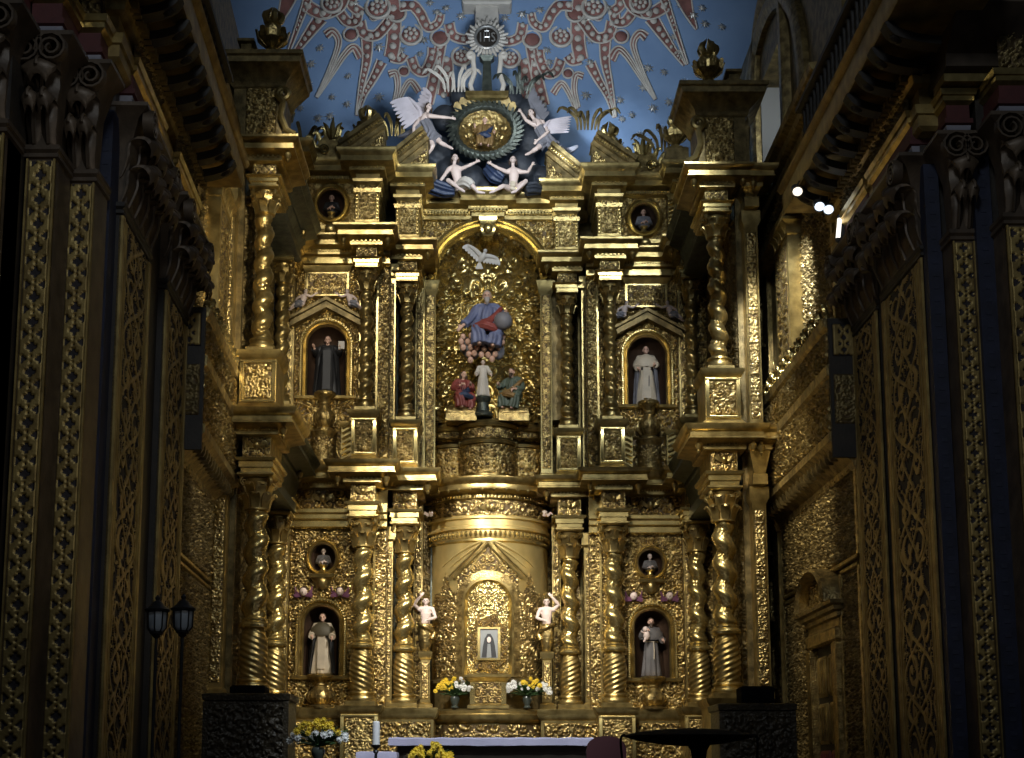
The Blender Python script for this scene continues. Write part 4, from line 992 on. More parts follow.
# ------------------------------------------------------------ central drum
DC = (0.0, 29.55); DR = 1.27
def drum():
    t = thing('tabernacle_drum', 'large smooth gilt half-round drum with arched door at the centre of the altarpiece', 'tabernacle', (DC[0], DC[1], 2.6))
    c = (DC[0], DC[1], 0); h = dict(a0=PI, a1=2 * PI)
    mb = MB(); mb.lathe([(DR, 3.5), (DR, 6.3), (DR + .02, 6.34)], 64, c, **h); mb.build('drum_body', 'golddrum', t)
    mb = MB(); mb.lathe([(DR, 6.30), (DR + .05, 6.33), (DR + .05, 6.38), (DR + .02, 6.40)], 64, c, **h); mb.build('lower_ring', 'goldb', t)
    mb = MB()
    for k in range(40):
        a = PI + PI * (k + .5) / 40; x, y = DR * math.cos(a), DR * math.sin(a)
        mb.ball((c[0] + x * 1.02, c[1] + y * 1.02, 6.48), (.036, .04, .065), 8, 6)
    mb.build('egg_moulding', 'goldb', t)
    mb = MB(); mb.lathe([(DR - .02, 6.38), (DR, 6.42), (DR, 6.56), (DR + .06, 6.58), (DR + .06, 6.64), (DR + .02, 6.66), (DR + .02, 6.78), (DR + .07, 6.80), (DR + .07, 6.84), (DR + .01, 6.86), (DR + .01, 7.22)], 64, c, **h); mb.build('drum_architrave', 'golddrum', t)
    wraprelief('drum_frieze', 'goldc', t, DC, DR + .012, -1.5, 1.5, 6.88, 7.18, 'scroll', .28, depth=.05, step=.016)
    for a in (-1.1, 0, 1.1):
        mb = MB(); x, y = DC[0] + (DR + .07) * math.sin(a), DC[1] - (DR + .07) * math.cos(a); mb.ball((x, y, 7.02), (.06, .06, .075), 10, 8); mb.ball((x, y - .06, 7.01), (.012, .02, .014), 6, 4)
        for q in (-1, 1): mb.ribbon([(x + q * .04, y, 6.97), (x + q * .13, y + .01, 7.03), (x + q * .17, y + .03, 7.0)], [.06, .06, .02], .02, (0, -.2, 1))
        mb.build('cherub_head', 'palelflesh' if a else 'gold', t)
    mb = MB()
    for k in range(56):
        a = PI + PI * (k + .5) / 56; x, y = (DR + .10) * math.cos(a), (DR + .10) * math.sin(a); mb.ball((c[0] + x, c[1] + y, 7.25), (.022, .022, .045), 5, 4)
    mb.build('dentil_row', 'goldb', t)
    mb = MB(); mb.lathe([(DR + .05, 7.2), (DR + .08, 7.22), (DR + .08, 7.29), (DR + .12, 7.32), (DR + .32, 7.36), (DR + .30, 7.40), (DR + .30, 7.47), (DR + .35, 7.50), (DR + .40, 7.57), (DR + .40, 7.61), (.2, 7.63)], 72, c, **h); mb.build('drum_cornice', 'gold', t)
    mb = MB()
    for k in range(20):
        a = PI + PI * (k + .5) / 20; x, y = (DR + .30) * math.cos(a), (DR + .30) * math.sin(a)
        mb.lathe([(.03, 0), (.035, -.03), (.01, -.07)], 8, (c[0] + x, c[1] + y, 7.38))
    mb.build('drop_row', 'gold', t)
    # carved side panels
    for s in (-1, 1):
        wraprelief('side_carving', 'goldc', t, DC, DR + .004, *( (-1.05, -.50) if s < 0 else (.50, 1.05)), 3.55, 5.3, 'mix', .30, depth=.045, step=.014, seed=12 + s)
        wraprelief('flame_carving', 'goldc', t, DC, DR + .004, *( (-.95, -.62) if s < 0 else (.62, .95)), 5.3, 5.75, 'leaf', .22, depth=.045, step=.014, seed=14, keep=lambda U, Z, s=s: (np.abs(np.abs(U) - .94) < .17 * (1 - (Z - 5.3) / .45)))
    # arched doorway panel on the drum front (curved with the drum)
    zs = 5.06
    wraprelief('door_panel', 'goldb', t, DC, DR + .01, -.40, .40, 3.55, 5.52, 'leaf', .16, depth=.035, step=.012, seed=2, keep=lambda U, Z: (np.abs(U) < .43) & ((Z < zs) | (np.hypot(U, Z - zs) < .43)))
    def barch(r, prof, name, m_, za, gap=None):
        mb = MB(); R = []
        pts = [(r, za + (zs - za) * i / 6) for i in range(6)] + [(r * math.cos(a), zs + r * math.sin(a)) for a in np.linspace(0, PI, 29)] + [(-r, zs - (zs - za) * i / 6) for i in range(1, 7)]
        nn = [(1, 0)] * 6 + [(math.cos(a), math.sin(a)) for a in np.linspace(0, PI, 29)] + [(-1, 0)] * 6
        for (u, z), (nx, nz_) in zip(pts, nn):
            row = []
            for p, q in prof:
                uu = u + nx * p; zz = z + nz_ * p; a = uu / DR; rr = DR + q
                row.append((DC[0] + rr * math.sin(a), DC[1] - rr * math.cos(a), zz))
            R.append(row)
        mb.rows(R); mb.build(name, m_, t)
    barch(.44, [(-.02, 0), (-.02, .03), (.02, .10), (.06, .10), (.08, .04), (.08, 0)], 'door_arch', 'gold', 3.55)
    barch(.50, [(0, 0), (0, .05), (.16, .04), (.16, 0)], 'arch_band', 'goldc', 3.55)
    # ogee panel over the arch
    wraprelief('ogee_carving', 'goldc', t, DC, DR + .01, -.62, .62, 5.1, 6.25, 'scroll', .26, depth=.05, step=.013, seed=5, keep=lambda U, Z: (np.hypot(U, Z - zs) > .66) & (np.abs(U) < np.where(Z < 5.62, .66, np.clip(.66 * (1 - ((Z - 5.62) / .62)), 0, 1))))
    for s in (-1, 1):
        mb = MB(); R = []
        for i in range(22):
            f = i / 21; z = 5.58 + .72 * f; u = s * .72 * (1 - f) ** 1.2
            a = u / DR; rr = DR + .04; R.append(Vector((DC[0] + rr * math.sin(a), DC[1] - rr * math.cos(a), z)))
        mb.tube(R, .04, 8); mb.tube([p + Vector((s * .10, .0, .03)) for p in R[:-1]], .022, 6); mb.build('ogee_moulding', 'gold', t)
        # drawn curtain folds
        for k in range(4):
            mb = MB(); R = []
            for i in range(16):
                f = i / 15; u = s * (.04 + (.35 + .22 * k) * (f ** 1.3)); z = 6.28 - (.55 - .02 * k) * f ** (.9 + .25 * k) + .02 * k
                a = u / DR; rr = DR + .012; R.append(Vector((DC[0] + rr * math.sin(a), DC[1] - rr * math.cos(a), z)))
            mb.tube(R, [.035 * (1 - .6 * i / 15) for i in range(16)], 8); mb.build('curtain_fold', 'golddrum', t)
    return t
drum()

def ring_pts(a, r): return DC[0] + r * math.sin(a), DC[1] - r * math.cos(a)
# framed picture of the veiled woman on the drum door
t = thing('framed_picture', 'small framed picture of a veiled figure in black on the drum door', 'picture', (0.02, DC[1] - DR - .05, 3.85))
px_, yp, z0p, z1p, hwp = .02, DC[1] - DR - .10, 3.92, 4.50, .18
mb = MB(); mb.box(px_ - hwp, px_ + hwp, yp, yp + .04, z0p, z1p); mb.build('canvas', 'photo_bg', t)
mb = MB(); mb.rows([[(px_ - .15, yp - .004, z0p + .01), (px_ + .15, yp - .004, z0p + .01), (px_ + .15, yp, z0p + .01), (px_ - .15, yp, z0p + .01)], [(px_ - .12, yp - .004, z0p + .25), (px_ + .12, yp - .004, z0p + .25), (px_ + .12, yp, z0p + .25), (px_ - .12, yp, z0p + .25)], [(px_ - .085, yp - .004, z0p + .40), (px_ + .085, yp - .004, z0p + .40), (px_ + .085, yp, z0p + .4), (px_ - .085, yp, z0p + .4)], [(px_ - .03, yp - .004, z0p + .49), (px_ + .03, yp - .004, z0p + .49), (px_ + .03, yp, z0p + .49), (px_ - .03, yp, z0p + .49)]]); mb.build('painted_veil', 'black', t)
mb = MB(); mb.ball((px_, yp - .004, z0p + .37), (.042, .006, .06), 12, 8); mb.build('painted_face', 'palelflesh', t)
mb = MB(); mb.rows([[(px_ - .05, yp - .008, z0p + .01), (px_ + .05, yp - .008, z0p + .01), (px_ + .05, yp - .004, z0p + .01), (px_ - .05, yp - .004, z0p + .01)], [(px_ - .028, yp - .008, z0p + .29), (px_ + .028, yp - .008, z0p + .29), (px_ + .028, yp - .004, z0p + .29), (px_ - .028, yp - .004, z0p + .29)]]); mb.build('painted_dress', 'photo_bg', t)
for xa, xb, za, zb in ((px_ - hwp - .05, px_ - hwp, z0p - .05, z1p + .05), (px_ + hwp, px_ + hwp + .05, z0p - .05, z1p + .05), (px_ - hwp, px_ + hwp, z0p - .05, z0p), (px_ - hwp, px_ + hwp, z1p, z1p + .05)):
    mb = MB(); mb.rect(xa, xb, yp - .03, yp + .05, [(-.01, za), (0, za + .01), (0, zb - .01), (-.01, zb)]); mb.build('frame_rail', 'goldb', t)
def surround_keep(U, V):
    Z = V - .62
    inside = (np.hypot(U / .40, Z / .58) < 1 + .05 * np.cos(9 * np.arctan2(Z, U)))
    return inside & ~((np.abs(U) < hwp + .03) & (V > .31) & (V < .93))
relief('carved_surround', 'goldc', t, (px_, yp + .05, z0p - .34), (1, 0, 0), (0, 0, 1), .86, 1.24, 'scroll', .17, depth=.06, step=.010, keep=surround_keep, edge=.01)

# second drum: three bulging bays carrying the holy family group
t = thing('upper_drum', 'three-lobed carved gilt drum standing on the tabernacle cornice', 'drum', (0, DC[1], ZL))
for nm, dx, dy, r in (('side_lobe', -.72, .32, .58), ('side_lobe', .72, .32, .58), ('centre_lobe', 0, -.1, .62)):
    c = (dx, DC[1] - .35 + dy, 0)
    mb = MB(); mb.lathe([(r + .10, 7.62), (r + .10, 7.70), (r + .03, 7.74), (r, 7.76), (r, 8.42), (r + .04, 8.44), (r + .05, 8.50), (r + .02, 8.52), (r - .02, 8.56), (r - .02, 8.78), (r + .04, 8.80), (r + .06, 8.86), (r + .02, 8.92), (r * .9, 8.97), (r * .6, 9.03), (.02, 9.05)], 48, c); lobe = mb.build(nm, 'gold', t)
    wraprelief('lobe_carving', 'goldc', t, c[:2], r + .004, -1.3, 1.3, 7.80, 8.40, 'mix', .30, depth=.05, step=.015, seed=3)
    wraprelief('lobe_frieze', 'goldc', t, c[:2], r - .015, -1.4, 1.4, 8.57, 8.77, 'scroll', .18, depth=.04, step=.014, seed=4)
for s in (-1, 1):
    x = s * .50; y = DC[1] - .72
    mb = MB(); mb.rect(x - .08, x + .08, y, y + .4, [(.03, 7.66), (.03, 7.74), (0, 7.76), (0, 8.4), (.03, 8.44), (.04, 8.52), (0, 8.53)]); mb.build('divider', 'goldb', t)

# great central niche
NS, NR, NY = 12.05, 1.12, 28.75
t = thing('central_niche', 'great arched niche with gilt scroll back above the drum', 'niche', (0, NY, 9))
mb = MB(); niche_shell(mb, 0, NY, 8.6, NS, NR, 1.16, 28); mb.build('niche_shell', 'goldw', t)
wraprelief('niche_carving', 'goldb', t, (0, NY), NR - .01, PI - 1.50, PI + 1.50, 9.0, NS, 'scroll', .46, depth=.10, step=.018, seed=8, sign=-1)
nA = 90; nZ = 50
A_, B_ = np.meshgrid(np.linspace(-1.5, 1.5, nA), np.linspace(0, 1.5, nZ))
H_ = h_scroll(A_ * 1.1, B_ * 1.1, .5, 4); RR = NR - .01 - H_ * .10
P_ = np.stack([RR * np.cos(B_) * np.sin(A_), NY + RR * np.cos(B_) * np.cos(A_), NS + RR * np.sin(B_)], -1)
mk('vault_carving', P_.reshape(-1, 3), gridfaces(nZ, nA), 'goldb', t, None, True, None)
mb = MB(); mb.arch(0, NS, NR, [(-.01, .3), (-.01, -.05), (.04, -.14), (.09, -.10), (.14, -.18), (.20, -.14), (.25, -.18), (.28, -.08), (.28, .1)], NY); mb.build('niche_arch', 'goldb', t)
for s in (-1, 1):
    x = s * (NR + .11)
    mb = MB(); mb.rect(x - .12, x + .12, NY - .12, NY + .4, [(.02, 7.66), (.02, 7.8), (0, 7.82), (0, 11.7), (.03, 11.75), (.06, 11.9), (.08, 12.0), (0, 12.03)]); mb.build('jamb', 'goldb', t)
    relief('jamb_carving', 'goldc', t, (x, NY - .121, 7.9), (1, 0, 0), (0, 0, 1), .2, 3.8, 'scroll', .16, depth=.03, step=.014)
mb = MB(); plate(mb, -1.75, 1.75, 9.0, 13.8, [(-NR - .02, NR + .02, 9.0, 13.2)], NY + .05, NY + .5); mb.build('arch_wall', 'goldd', t)
def kp(U, V): return np.hypot(U, np.maximum(V + 12.0 - NS, 0)) > NR + .2
relief('spandrel_carving', 'goldc', t, (0, NY - .02, 12.0), (1, 0, 0), (0, 0, 1), 3.0, 1.6, 'mix', .34, depth=.08, step=.018, keep=kp)
mb = MB(); mb.box(-1.5, 1.5, NY, NY + .3, 13.15, 13.7); mb.build('spandrel_core', 'goldd', t)
# cornice over it with keystone console
t = thing('central_cornice', 'dentilled cornice with keystone console above the great niche', 'cornice', (0, NY, 13.4))
for xa, xb, yo in ((-1.35, -.30, 0), (-.32, .32, -.18), (.30, 1.35, 0)):
    mb = MB(); mb.rect(xa, xb, NY - .12 + yo, NY + .6, [(0, 13.36), (.03, 13.38), (.03, 13.46), (.06, 13.48)] + [(a, z - .12) for a, z in LIP3]); mb.build('cornice_length', 'gold', t)
    mb = MB(); n = int((xb - xa) / .07)
    for k in range(n):
        q = xa + (xb - xa) * (k + .5) / n; mb.box(q - .02, q + .02, NY - .27 + yo, NY, 13.46, 13.53)
    mb.build('dentil_row', 'goldb', t)
mb = MB(); mb.rect(-.14, .14, NY - .34, NY, [(-.05, 12.95), (.0, 13.0), (.02, 13.12), (0, 13.2), (.05, 13.3), (.05, 13.38)]); mb.ball((0, NY - .36, 13.1), (.11, .08, .12), 10, 6); mb.build('keystone', 'goldb', t)

# ------------------------------------------------------------ attic
def attic(key):
    x, y = COLS[key]; big = key in 'Aa'
    t = thing('attic_pilaster', f'carved attic pilaster above the {WORD[key]}' + (' niche' if key in 'Dd' else ''), 'pilaster', (x, y, ZL2), 'attic pilasters')
    hw = .24 if not big else .30; yb = y + 1.2
    mb = MB(); mb.rect(x - hw, x + hw, y - hw + .05, yb, [(.06, ZL2), (.06, ZL2 + .12), (.02, ZL2 + .16), (0, ZL2 + .18), (0, 13.2), (.03, 13.22), (.04, 13.30), (-.02, 13.32), (0, 13.4), (.05, 13.44), (.06, 13.5), (0, 13.52), (.0, ZA)]); mb.build('shaft', 'gold', t)
    relief('carving', 'goldc', t, (x, y - hw + .049, ZL2 + .22), (1, 0, 0), (0, 0, 1), hw * 1.5, .74, 'mix', .26, depth=.05, step=.016, seed=ord(key))
    for s in (-1, 1):
        mb = MB()
        for k in range(9):
            q = y - hw + .02; mb.ball((x + s * (hw - .03), q + .02, ZL2 + .26 + .08 * k), (.03, .03, .046), 6, 5)
        mb.build('bead_edge', 'goldb', t)
    mb = MB(); mb.rect(x - hw - .02, x + hw + .02, y - hw, yb, LIP3); mb.build('cornice', 'gold', t)
    mb = MB()
    for k in range(8):
        q = x - hw - .08 + (2 * hw + .16) * (k + .5) / 8; mb.box(q - .02, q + .02, y - hw - .12, y, 13.68, 13.75)
    mb.build('dentil_row', 'goldb', t)
for k in 'BCDbcd': attic(k)

def urn(x, y, z, h, label, m_='gold'):
    t = thing('flaming_urn', label, 'urn', (x, y, z), None)
    r = h * .26
    mb = MB(); mb.lathe([(r * .8, z), (r * .8, z + h * .06), (r * .35, z + h * .12), (r * .3, z + h * .18), (r * .95, z + h * .32), (r * 1.05, z + h * .45), (r * .7, z + h * .58), (r * .5, z + h * .62), (r * .6, z + h * .66), (r * .4, z + h * .70)], 20, (x, y, 0)); mb.build('urn_body', m_, t)
    mb = MB()
    for k in range(9):
        a = 2 * PI * k / 9; d = Vector((math.cos(a), math.sin(a), 0)); mb.ribbon([Vector((x, y, z + h * .2)) + d * r * .4, Vector((x, y, z + h * .33)) + d * r * 1.0, Vector((x, y, z + h * .46)) + d * r * 1.1, Vector((x, y, z + h * .5)) + d * r * 1.2], [r * .2, r * .5, r * .5, r * .2], .025, Vector((-d.y, d.x, 0)))
    mb.build('leaf_band', 'goldc', t)
    mb = MB()
    for k in range(5):
        a = 2 * PI * k / 5; d = Vector((math.cos(a), math.sin(a), 0)); b = Vector((x, y, z + h * .66))
        mb.tube(spl([b + d * r * .35, b + d * r * .65 + Vector((0, 0, h * .12)), b + d * r * .35 + Vector((0, 0, h * .22)), b + d * r * .1 + Vector((0, 0, h * .33))], 3), [r * .24] * 4 + [r * .24, r * .2, r * .15, r * .1, r * .06, .004], 6)
    mb.build('flame', m_, t)
    return t

def raking(x0, x1, y, z0, rise, label, s):
    """half of a broken pediment: solid triangle with raking cornice; s=+1 rises to the right"""
    t = thing('broken_pediment', label, 'pediment', ((x0 + x1) / 2, y, z0))
    lo_, hi = x0, x1
    P = [(lo_, z0), (hi, z0), (hi, z0 + rise)];  P = P if s > 0 else P[::-1]
    mb = MB(); mb.prism(P, (y, y + .5)); mb.build('tympanum', 'goldd', t)
    d = Vector((hi - lo_, 0, rise)).normalized(); n = Vector((-d.z * 1, 0, d.x)) if s > 0 else Vector((d.z * -1, 0, d.x)); 
    if n.z < 0: n = -n
    a, b = Vector((lo_, y, z0)), Vector((hi, y, z0 + rise)); mb = MB()
    for o0, o1, yy in ((0, .08, -.08), (.08, .16, -.2), (.16, .24, -.3)):
        q = [a + n * o0 - d * .15, b + n * o0 + d * .04, b + n * o1 + d * .04, a + n * o1 - d * .15]; q = [(v.x, v.z) for v in q]; q = q if s > 0 else q[::-1]
        mb.prism(q, (y + yy, y + .5))
    mb.build('raking_cornice', 'goldd', t)
    mb = MB(); k_ = int((b - a).length / .06)
    for i in range(k_):
        c_ = a + (b - a) * (i + .5) / k_ + n * .12; mb.ball((c_.x, y - .22, c_.z), (.034, .03, .034), 6, 5)
    mb.build('beaded_edge', 'gold', t)
    w = abs(x1 - x0) * .8
    cxx = hi - s * w * .42
    relief('tympanum_carving', 'goldc', t, (cxx, y - .001, z0 + .02), (1, 0, 0), (0, 0, 1), w * .8, rise * .8, 'scroll', .2, depth=.05, step=.016, keep=lambda U, V: V < (U * s + w * .4) / (w * .8) * rise * .8)
    return t
for sd, L, C_, D_, A_k in (('left', -1, 'C', 'D', 'A'), ('right', 1, 'c', 'd', 'a')):
    xc, yc = COLS[C_]; xd, yd = COLS[D_]; xa, ya = COLS[A_k]
    raking(xc + L * .32, xc - L * .34, yc - .28, ZLA, .48, f'outer {sd} half of the broken pediment, over the attic pilaster', -L)
    raking(xd + L * .30, xd - L * .42, yd - .28, ZLA - .02, .62, f'inner {sd} half of the broken pediment, beside the crowning medallion', -L)
    urn(xc + L * .05, yc + .1, ZLA + .25, .95, f'gilt flame urn on the {sd} broken pediment')
    # oval bay of the attic
    cx, yw = (-3.20, 27.2) if L < 0 else (3.27, 27.95)
    t = thing('attic_bay', f'attic wall bay with an oval bust frame on the {sd}', 'wall bay', (cx, yw, ZL2))
    mb = MB(); plate(mb, cx - .75, cx + .75, ZL2 - .2, 13.75, [(cx - .27, cx + .27, 12.80, 13.42)], yw, yw + .5); mb.build('bay_wall', 'goldd', t)
    relief('bay_carving', 'goldc', t, (cx, yw - .002, ZL2 - .05), (1, 0, 0), (0, 0, 1), 1.0, 1.3, 'mix', .26, depth=.06, step=.016, seed=15, keep=lambda U, V: np.hypot(U / .27, (V - .74) / .33) > 1)
    oval_frame(t, cx, yw - .03, 13.11, .27, .31, 'goldb', .13)
    mb = MB(); mb.rect(cx - .36, cx + .36, yw - .18, yw, [(-.15, 12.36), (-.05, 12.42), (0, 12.5), (.03, 12.52), (.03, 12.6), (-.1, 12.64), (-.2, 12.72)]); mb.ball((cx, yw - .18, 12.54), (.13, .07, .1), 10, 6)
    for s in (-1, 1):
        mb.tube(spl([(cx + s * .12, yw - .18, 12.5), (cx + s * .3, yw - .2, 12.44), (cx + s * .42, yw - .18, 12.58), (cx + s * .34, yw - .17, 12.7)], 4), .04, 6)
    mb.build('oval_bracket', 'gold', t)
    for s in (-1, 1):
        mb = MB(); mb.rect(cx + s * .56 - .06, cx + s * .56 + .06, yw - .12, yw, [(0, 12.6), (0, 13.55), (.03, 13.6)])
        for k in range(10): mb.ribbon([(cx + s * .56 - .05, yw - .13, 12.64 + .09 * k), (cx + s * .56 + .05, yw - .13, 12.69 + .09 * k)], .05, .04, (0, 0, 1))
        mb.build('rope_moulding', 'goldb', t)
    mb = MB(); mb.rect(cx - .7, cx + .7, yw - .06, yw + .4, [(0, 13.56)] + [(a * .9, z - .03) for a, z in LIP3]); mb.build('cornice', 'gold', t)
    mb = MB()
    for k in range(22):
        q = cx - .55 + 1.1 * (k + .5) / 22; mb.box(q - .015, q + .015, yw - .2, yw, 13.60, 13.66)
    mb.build('dentil_row', 'goldb', t)
    # crest above
    t = thing('crest', f'scrolled gilt cartouche crest above the {sd} attic oval', 'crest', (cx, yw, 14.02))
    mb = MB(); R = [[(cx + (.42 - .30 * f ** 2) * q, yw - .10 + .2 * (1 if k else 0), 14.0 + .62 * f) for k, q in ((0, -1), (0, 1), (1, 1), (1, -1))] for f in np.linspace(0, 1, 7)]; mb.rows(R); mb.build('cartouche', 'goldc', t)
    mb = MB()
    for s in (-1, 1):
        P = [(cx + s * (.16 + .10 * math.cos(q) * (1 - q / 14)), yw - .14, 14.25 + .10 * math.sin(q) * (1 - q / 14)) for q in np.linspace(0, 9, 24)]; mb.tube([(cx + s * .5, yw - .12, 14.05), (cx + s * .44, yw - .13, 14.3)] + P, .032, 6)
        for k in range(4):
            mb.tube(spl([(cx + s * (.1 + .12 * k), yw - .05, 14.45 - .06 * k), (cx + s * (.16 + .15 * k), yw - .1, 14.72 - .09 * k), (cx + s * (.24 + .16 * k), yw - .14, 14.70 - .1 * k)], 4), [.06] * 4 + [.05, .045, .035, .02, .01], 6, flat=.5)
    mb.tube(spl([(cx, yw - .05, 14.5), (cx, yw - .1, 14.75), (cx + .02, yw - .1, 14.98)], 4), [.09, .09, .08, .07, .06, .05, .035, .02, .01], 6)
    for q in (-.12, .12): mb.tube(spl([(cx + q * .4, yw - .05, 14.5), (cx + q, yw - .1, 14.75), (cx + q * 1.6, yw - .1, 14.86)], 4), [.06, .06, .06, .05, .05, .04, .03, .02, .01], 6)
    mb.build('foliage', 'goldb', t)
    # corner block over the forward column: volute bracket, overhanging cornice and urn
    t = thing('corner_tower', f'corner block with volute bracket and overhanging cornice at the top {sd} of the altarpiece', 'tower', (xa, ya, ZL2))
    xw = xa + L * .30
    mb = MB(); mb.rect(min(xa, xw) - .28, max(xa, xw) + .28, ya - .1, ya + .9, [(.06, ZL2), (.06, ZL2 + .12), (0, ZL2 + .16), (0, 13.6)]); mb.build('tower_body', 'goldd', t)
    xs = xa - L * .20; mb = MB()
    P = [(xs - L * .30, ya - .16, 12.62), (xs - L * .16, ya - .18, 12.7), (xs - L * .06, ya - .20, 12.95), (xs - L * .10, ya - .20, 13.2)] + [(xs - L * (.10 - .11 * math.cos(q) * (1 - q / 12)), ya - .20, 13.34 + .12 * math.sin(q) * (1 - q / 12)) for q in np.linspace(0, 8, 20)]
    mb.tube(P, .06, 8); mb.build('volute', 'gold', t)
    relief('tower_carving', 'goldc', t, (xa + L * .1, ya - .101, 12.6), (1, 0, 0), (0, 0, 1), .55, .92, 'mix', .26, depth=.06, step=.016)
    mb = MB(); mb.rect(min(xa, xw) - .28, max(xa, xw) + .28, ya - .1, ya + .9, [(0, 13.5), (.05, 13.54), (.07, 13.62), (.30, 13.84), (.32, 13.85), (.34, 13.94), (.38, 13.97), (.38, 14.04), (.1, 14.06)]); mb.build('tower_cornice', 'goldd', t)
    mb = MB(); mb.rect(min(xa, xw) - .20, max(xa, xw) + .24, ya - .02, ya + .7, [(0, 14.04), (0, 14.20), (.04, 14.23), (-.05, 14.26)]); mb.build('tower_attic', 'goldd', t)
    urn(xa - L * .02, ya + .2, 14.24, .98, f'large flame urn crowning the {sd} corner tower')
    xo = xa + L * .42
    mb = MB(); mb.rect(xo - .12, xo + .12, ya, ya + .4, [(0, 14.22), (.02, 14.24), (.02, 14.3), (-.03, 14.32), (-.03, 14.42), (.03, 14.45), (.03, 14.5)]); tb = mb.build('pedestal_stub', 'goldd'); tag(tb, f'small square block beside the flame urn on the {sd} tower', 'block')
    xu, yu, zu = (-4.16, 26.5, 14.02) if L < 0 else (3.90, 27.4, 14.05)
    mb = MB(); mb.rect(xu - .2, xu + .2, yu - .2, yu + .2, [(.03, zu), (.03, zu + .3), (-.02, zu + .34)], 'lrfb'); tb = mb.build('urn_plinth', 'goldd'); tag(tb, f'square plinth under the smaller {sd} urn', 'plinth')
    urn(xu, yu, zu + .33, .85, f'smaller flame urn below the {sd} corner tower')
# ============================================================ FIGURES
def remesh(o, vox):
    r = o.modifiers.new('joined_surface', 'REMESH'); r.mode = 'VOXEL'; r.voxel_size = vox; r.use_smooth_shade = True
    return o

def hand(mb, w, d, side, curl, s):
    """palm and five separate fingers at wrist w, pointing d; side = towards the thumb; curl = direction the fingers bend"""
    d = d.normalized(); side = (side - d * side.dot(d)).normalized(); curl = (curl - d * curl.dot(d)).normalized()
    mb.tube([w, w + d * .022 * s, w + d * .046 * s, w + d * .058 * s], [.016 * s, .024 * s, .026 * s, .02 * s], 8, up=curl, flat=.6)
    for k, ln in enumerate((.040, .046, .042, .033)):
        b = w + d * .052 * s + side * (.018 - .012 * k) * s
        mb.tube([b, b + d * ln * .5 * s + curl * .006 * s, b + d * ln * .8 * s + curl * .02 * s, b + d * ln * .9 * s + curl * .034 * s], [.0074 * s, .007 * s, .0062 * s, .005 * s], 6)
    b = w + d * .018 * s + side * .02 * s
    mb.tube([b, b + side * .02 * s + d * .016 * s, b + side * .026 * s + d * .036 * s + curl * .012 * s], [.009 * s, .008 * s, .006 * s], 6)

def figure_body(t, J, s, m_='skin', face=(0, -1, 0), name='body', up=(0, 0, 1), eyes=True, slim=1.0):
    """one continuous figure: J gives joint positions, s the standing height"""
    mb = MB(); f = Vector(face).normalized(); u = (Vector(up) - f * Vector(up).dot(f)).normalized(); r = f.cross(u); H = J['head']
    def hp(x, y, z): return H + (r * x - f * y + u * z) * s
    def blob(c, rad, n=10):
        st = len(mb.v); mb.ball((0, 0, 0), tuple(q * s for q in rad), n, 8)
        Mx = Matrix(((r.x, -f.x, u.x, c.x), (r.y, -f.y, u.y, c.y), (r.z, -f.z, u.z, c.z), (0, 0, 0, 1))); mb.xf(Mx, st)
    blob(hp(0, .004, .012), (.050, .060, .060), 14); blob(hp(0, -.012, -.022), (.037, .042, .042), 12)
    blob(hp(0, -.062, -.004), (.008, .014, .017)); blob(hp(0, -.052, -.032), (.016, .010, .006)); blob(hp(0, -.046, -.052), (.014, .014, .012))
    for q in (-1, 1): blob(hp(q * .050, .008, -.002), (.008, .015, .020)); blob(hp(q * .02, -.050, .018), (.018, .010, .006))
    mb.tube([J['chest'] + (J['neck'] - J['chest']) * .6, J['neck'], H - u * .03 * s], [.040 * s, .030 * s, .030 * s], 10)
    P, C, N = J['pelvis'], J['chest'], J['neck']
    mb.tube([P, P.lerp(C, .5), C, C.lerp(N, .6), N], [.080 * s * slim, .072 * s * slim, .088 * s * slim, .075 * s, .035 * s], 14, flat=.8, up=f)
    for q in ('L', 'R'):
        sh, el, wr = J[q + 'sh'], J[q + 'el'], J[q + 'wr']
        mb.tube([C.lerp(N, .75), sh, sh.lerp(el, .35), el, el.lerp(wr, .3), wr], [.045 * s, .042 * s, .036 * s, .028 * s, .030 * s, .019 * s], 10)
        d = (wr - el).normalized(); side = Vector((0, 0, 1)) if abs(d.z) < .8 else Vector((-1 if q == 'L' else 1, 0, 0))
        hand(mb, wr, d, side, f * -1 if d.dot(f) < .5 else Vector((0, 0, -1)), s)
        hi, kn, an = J[q + 'hip'], J[q + 'kn'], J[q + 'an']
        mb.tube([P.lerp(hi, .4), hi, hi.lerp(kn, .4), kn, kn.lerp(an, .3), an], [.065 * s, .066 * s, .058 * s, .038 * s, .040 * s, .022 * s], 10)
        ft = J.get(q + 'ft', an + f * .10 * s - Vector((0, 0, .02 * s)))
        mb.tube([an + (an - ft) * .2, an.lerp(ft, .4), ft], [.026 * s, .028 * s, .014 * s], 8)
    o = remesh(mb.build(name, m_, t, True, None), .0078 * s if s < 1.5 else .0085 * s)
    if eyes:
        for q in (-1, 1):
            e = MB(); c = hp(q * .020, -.0545, .006); e.ball(c, .0068 * s, 6, 5); e.build('eye', 'eye', t)
    return hp, blob

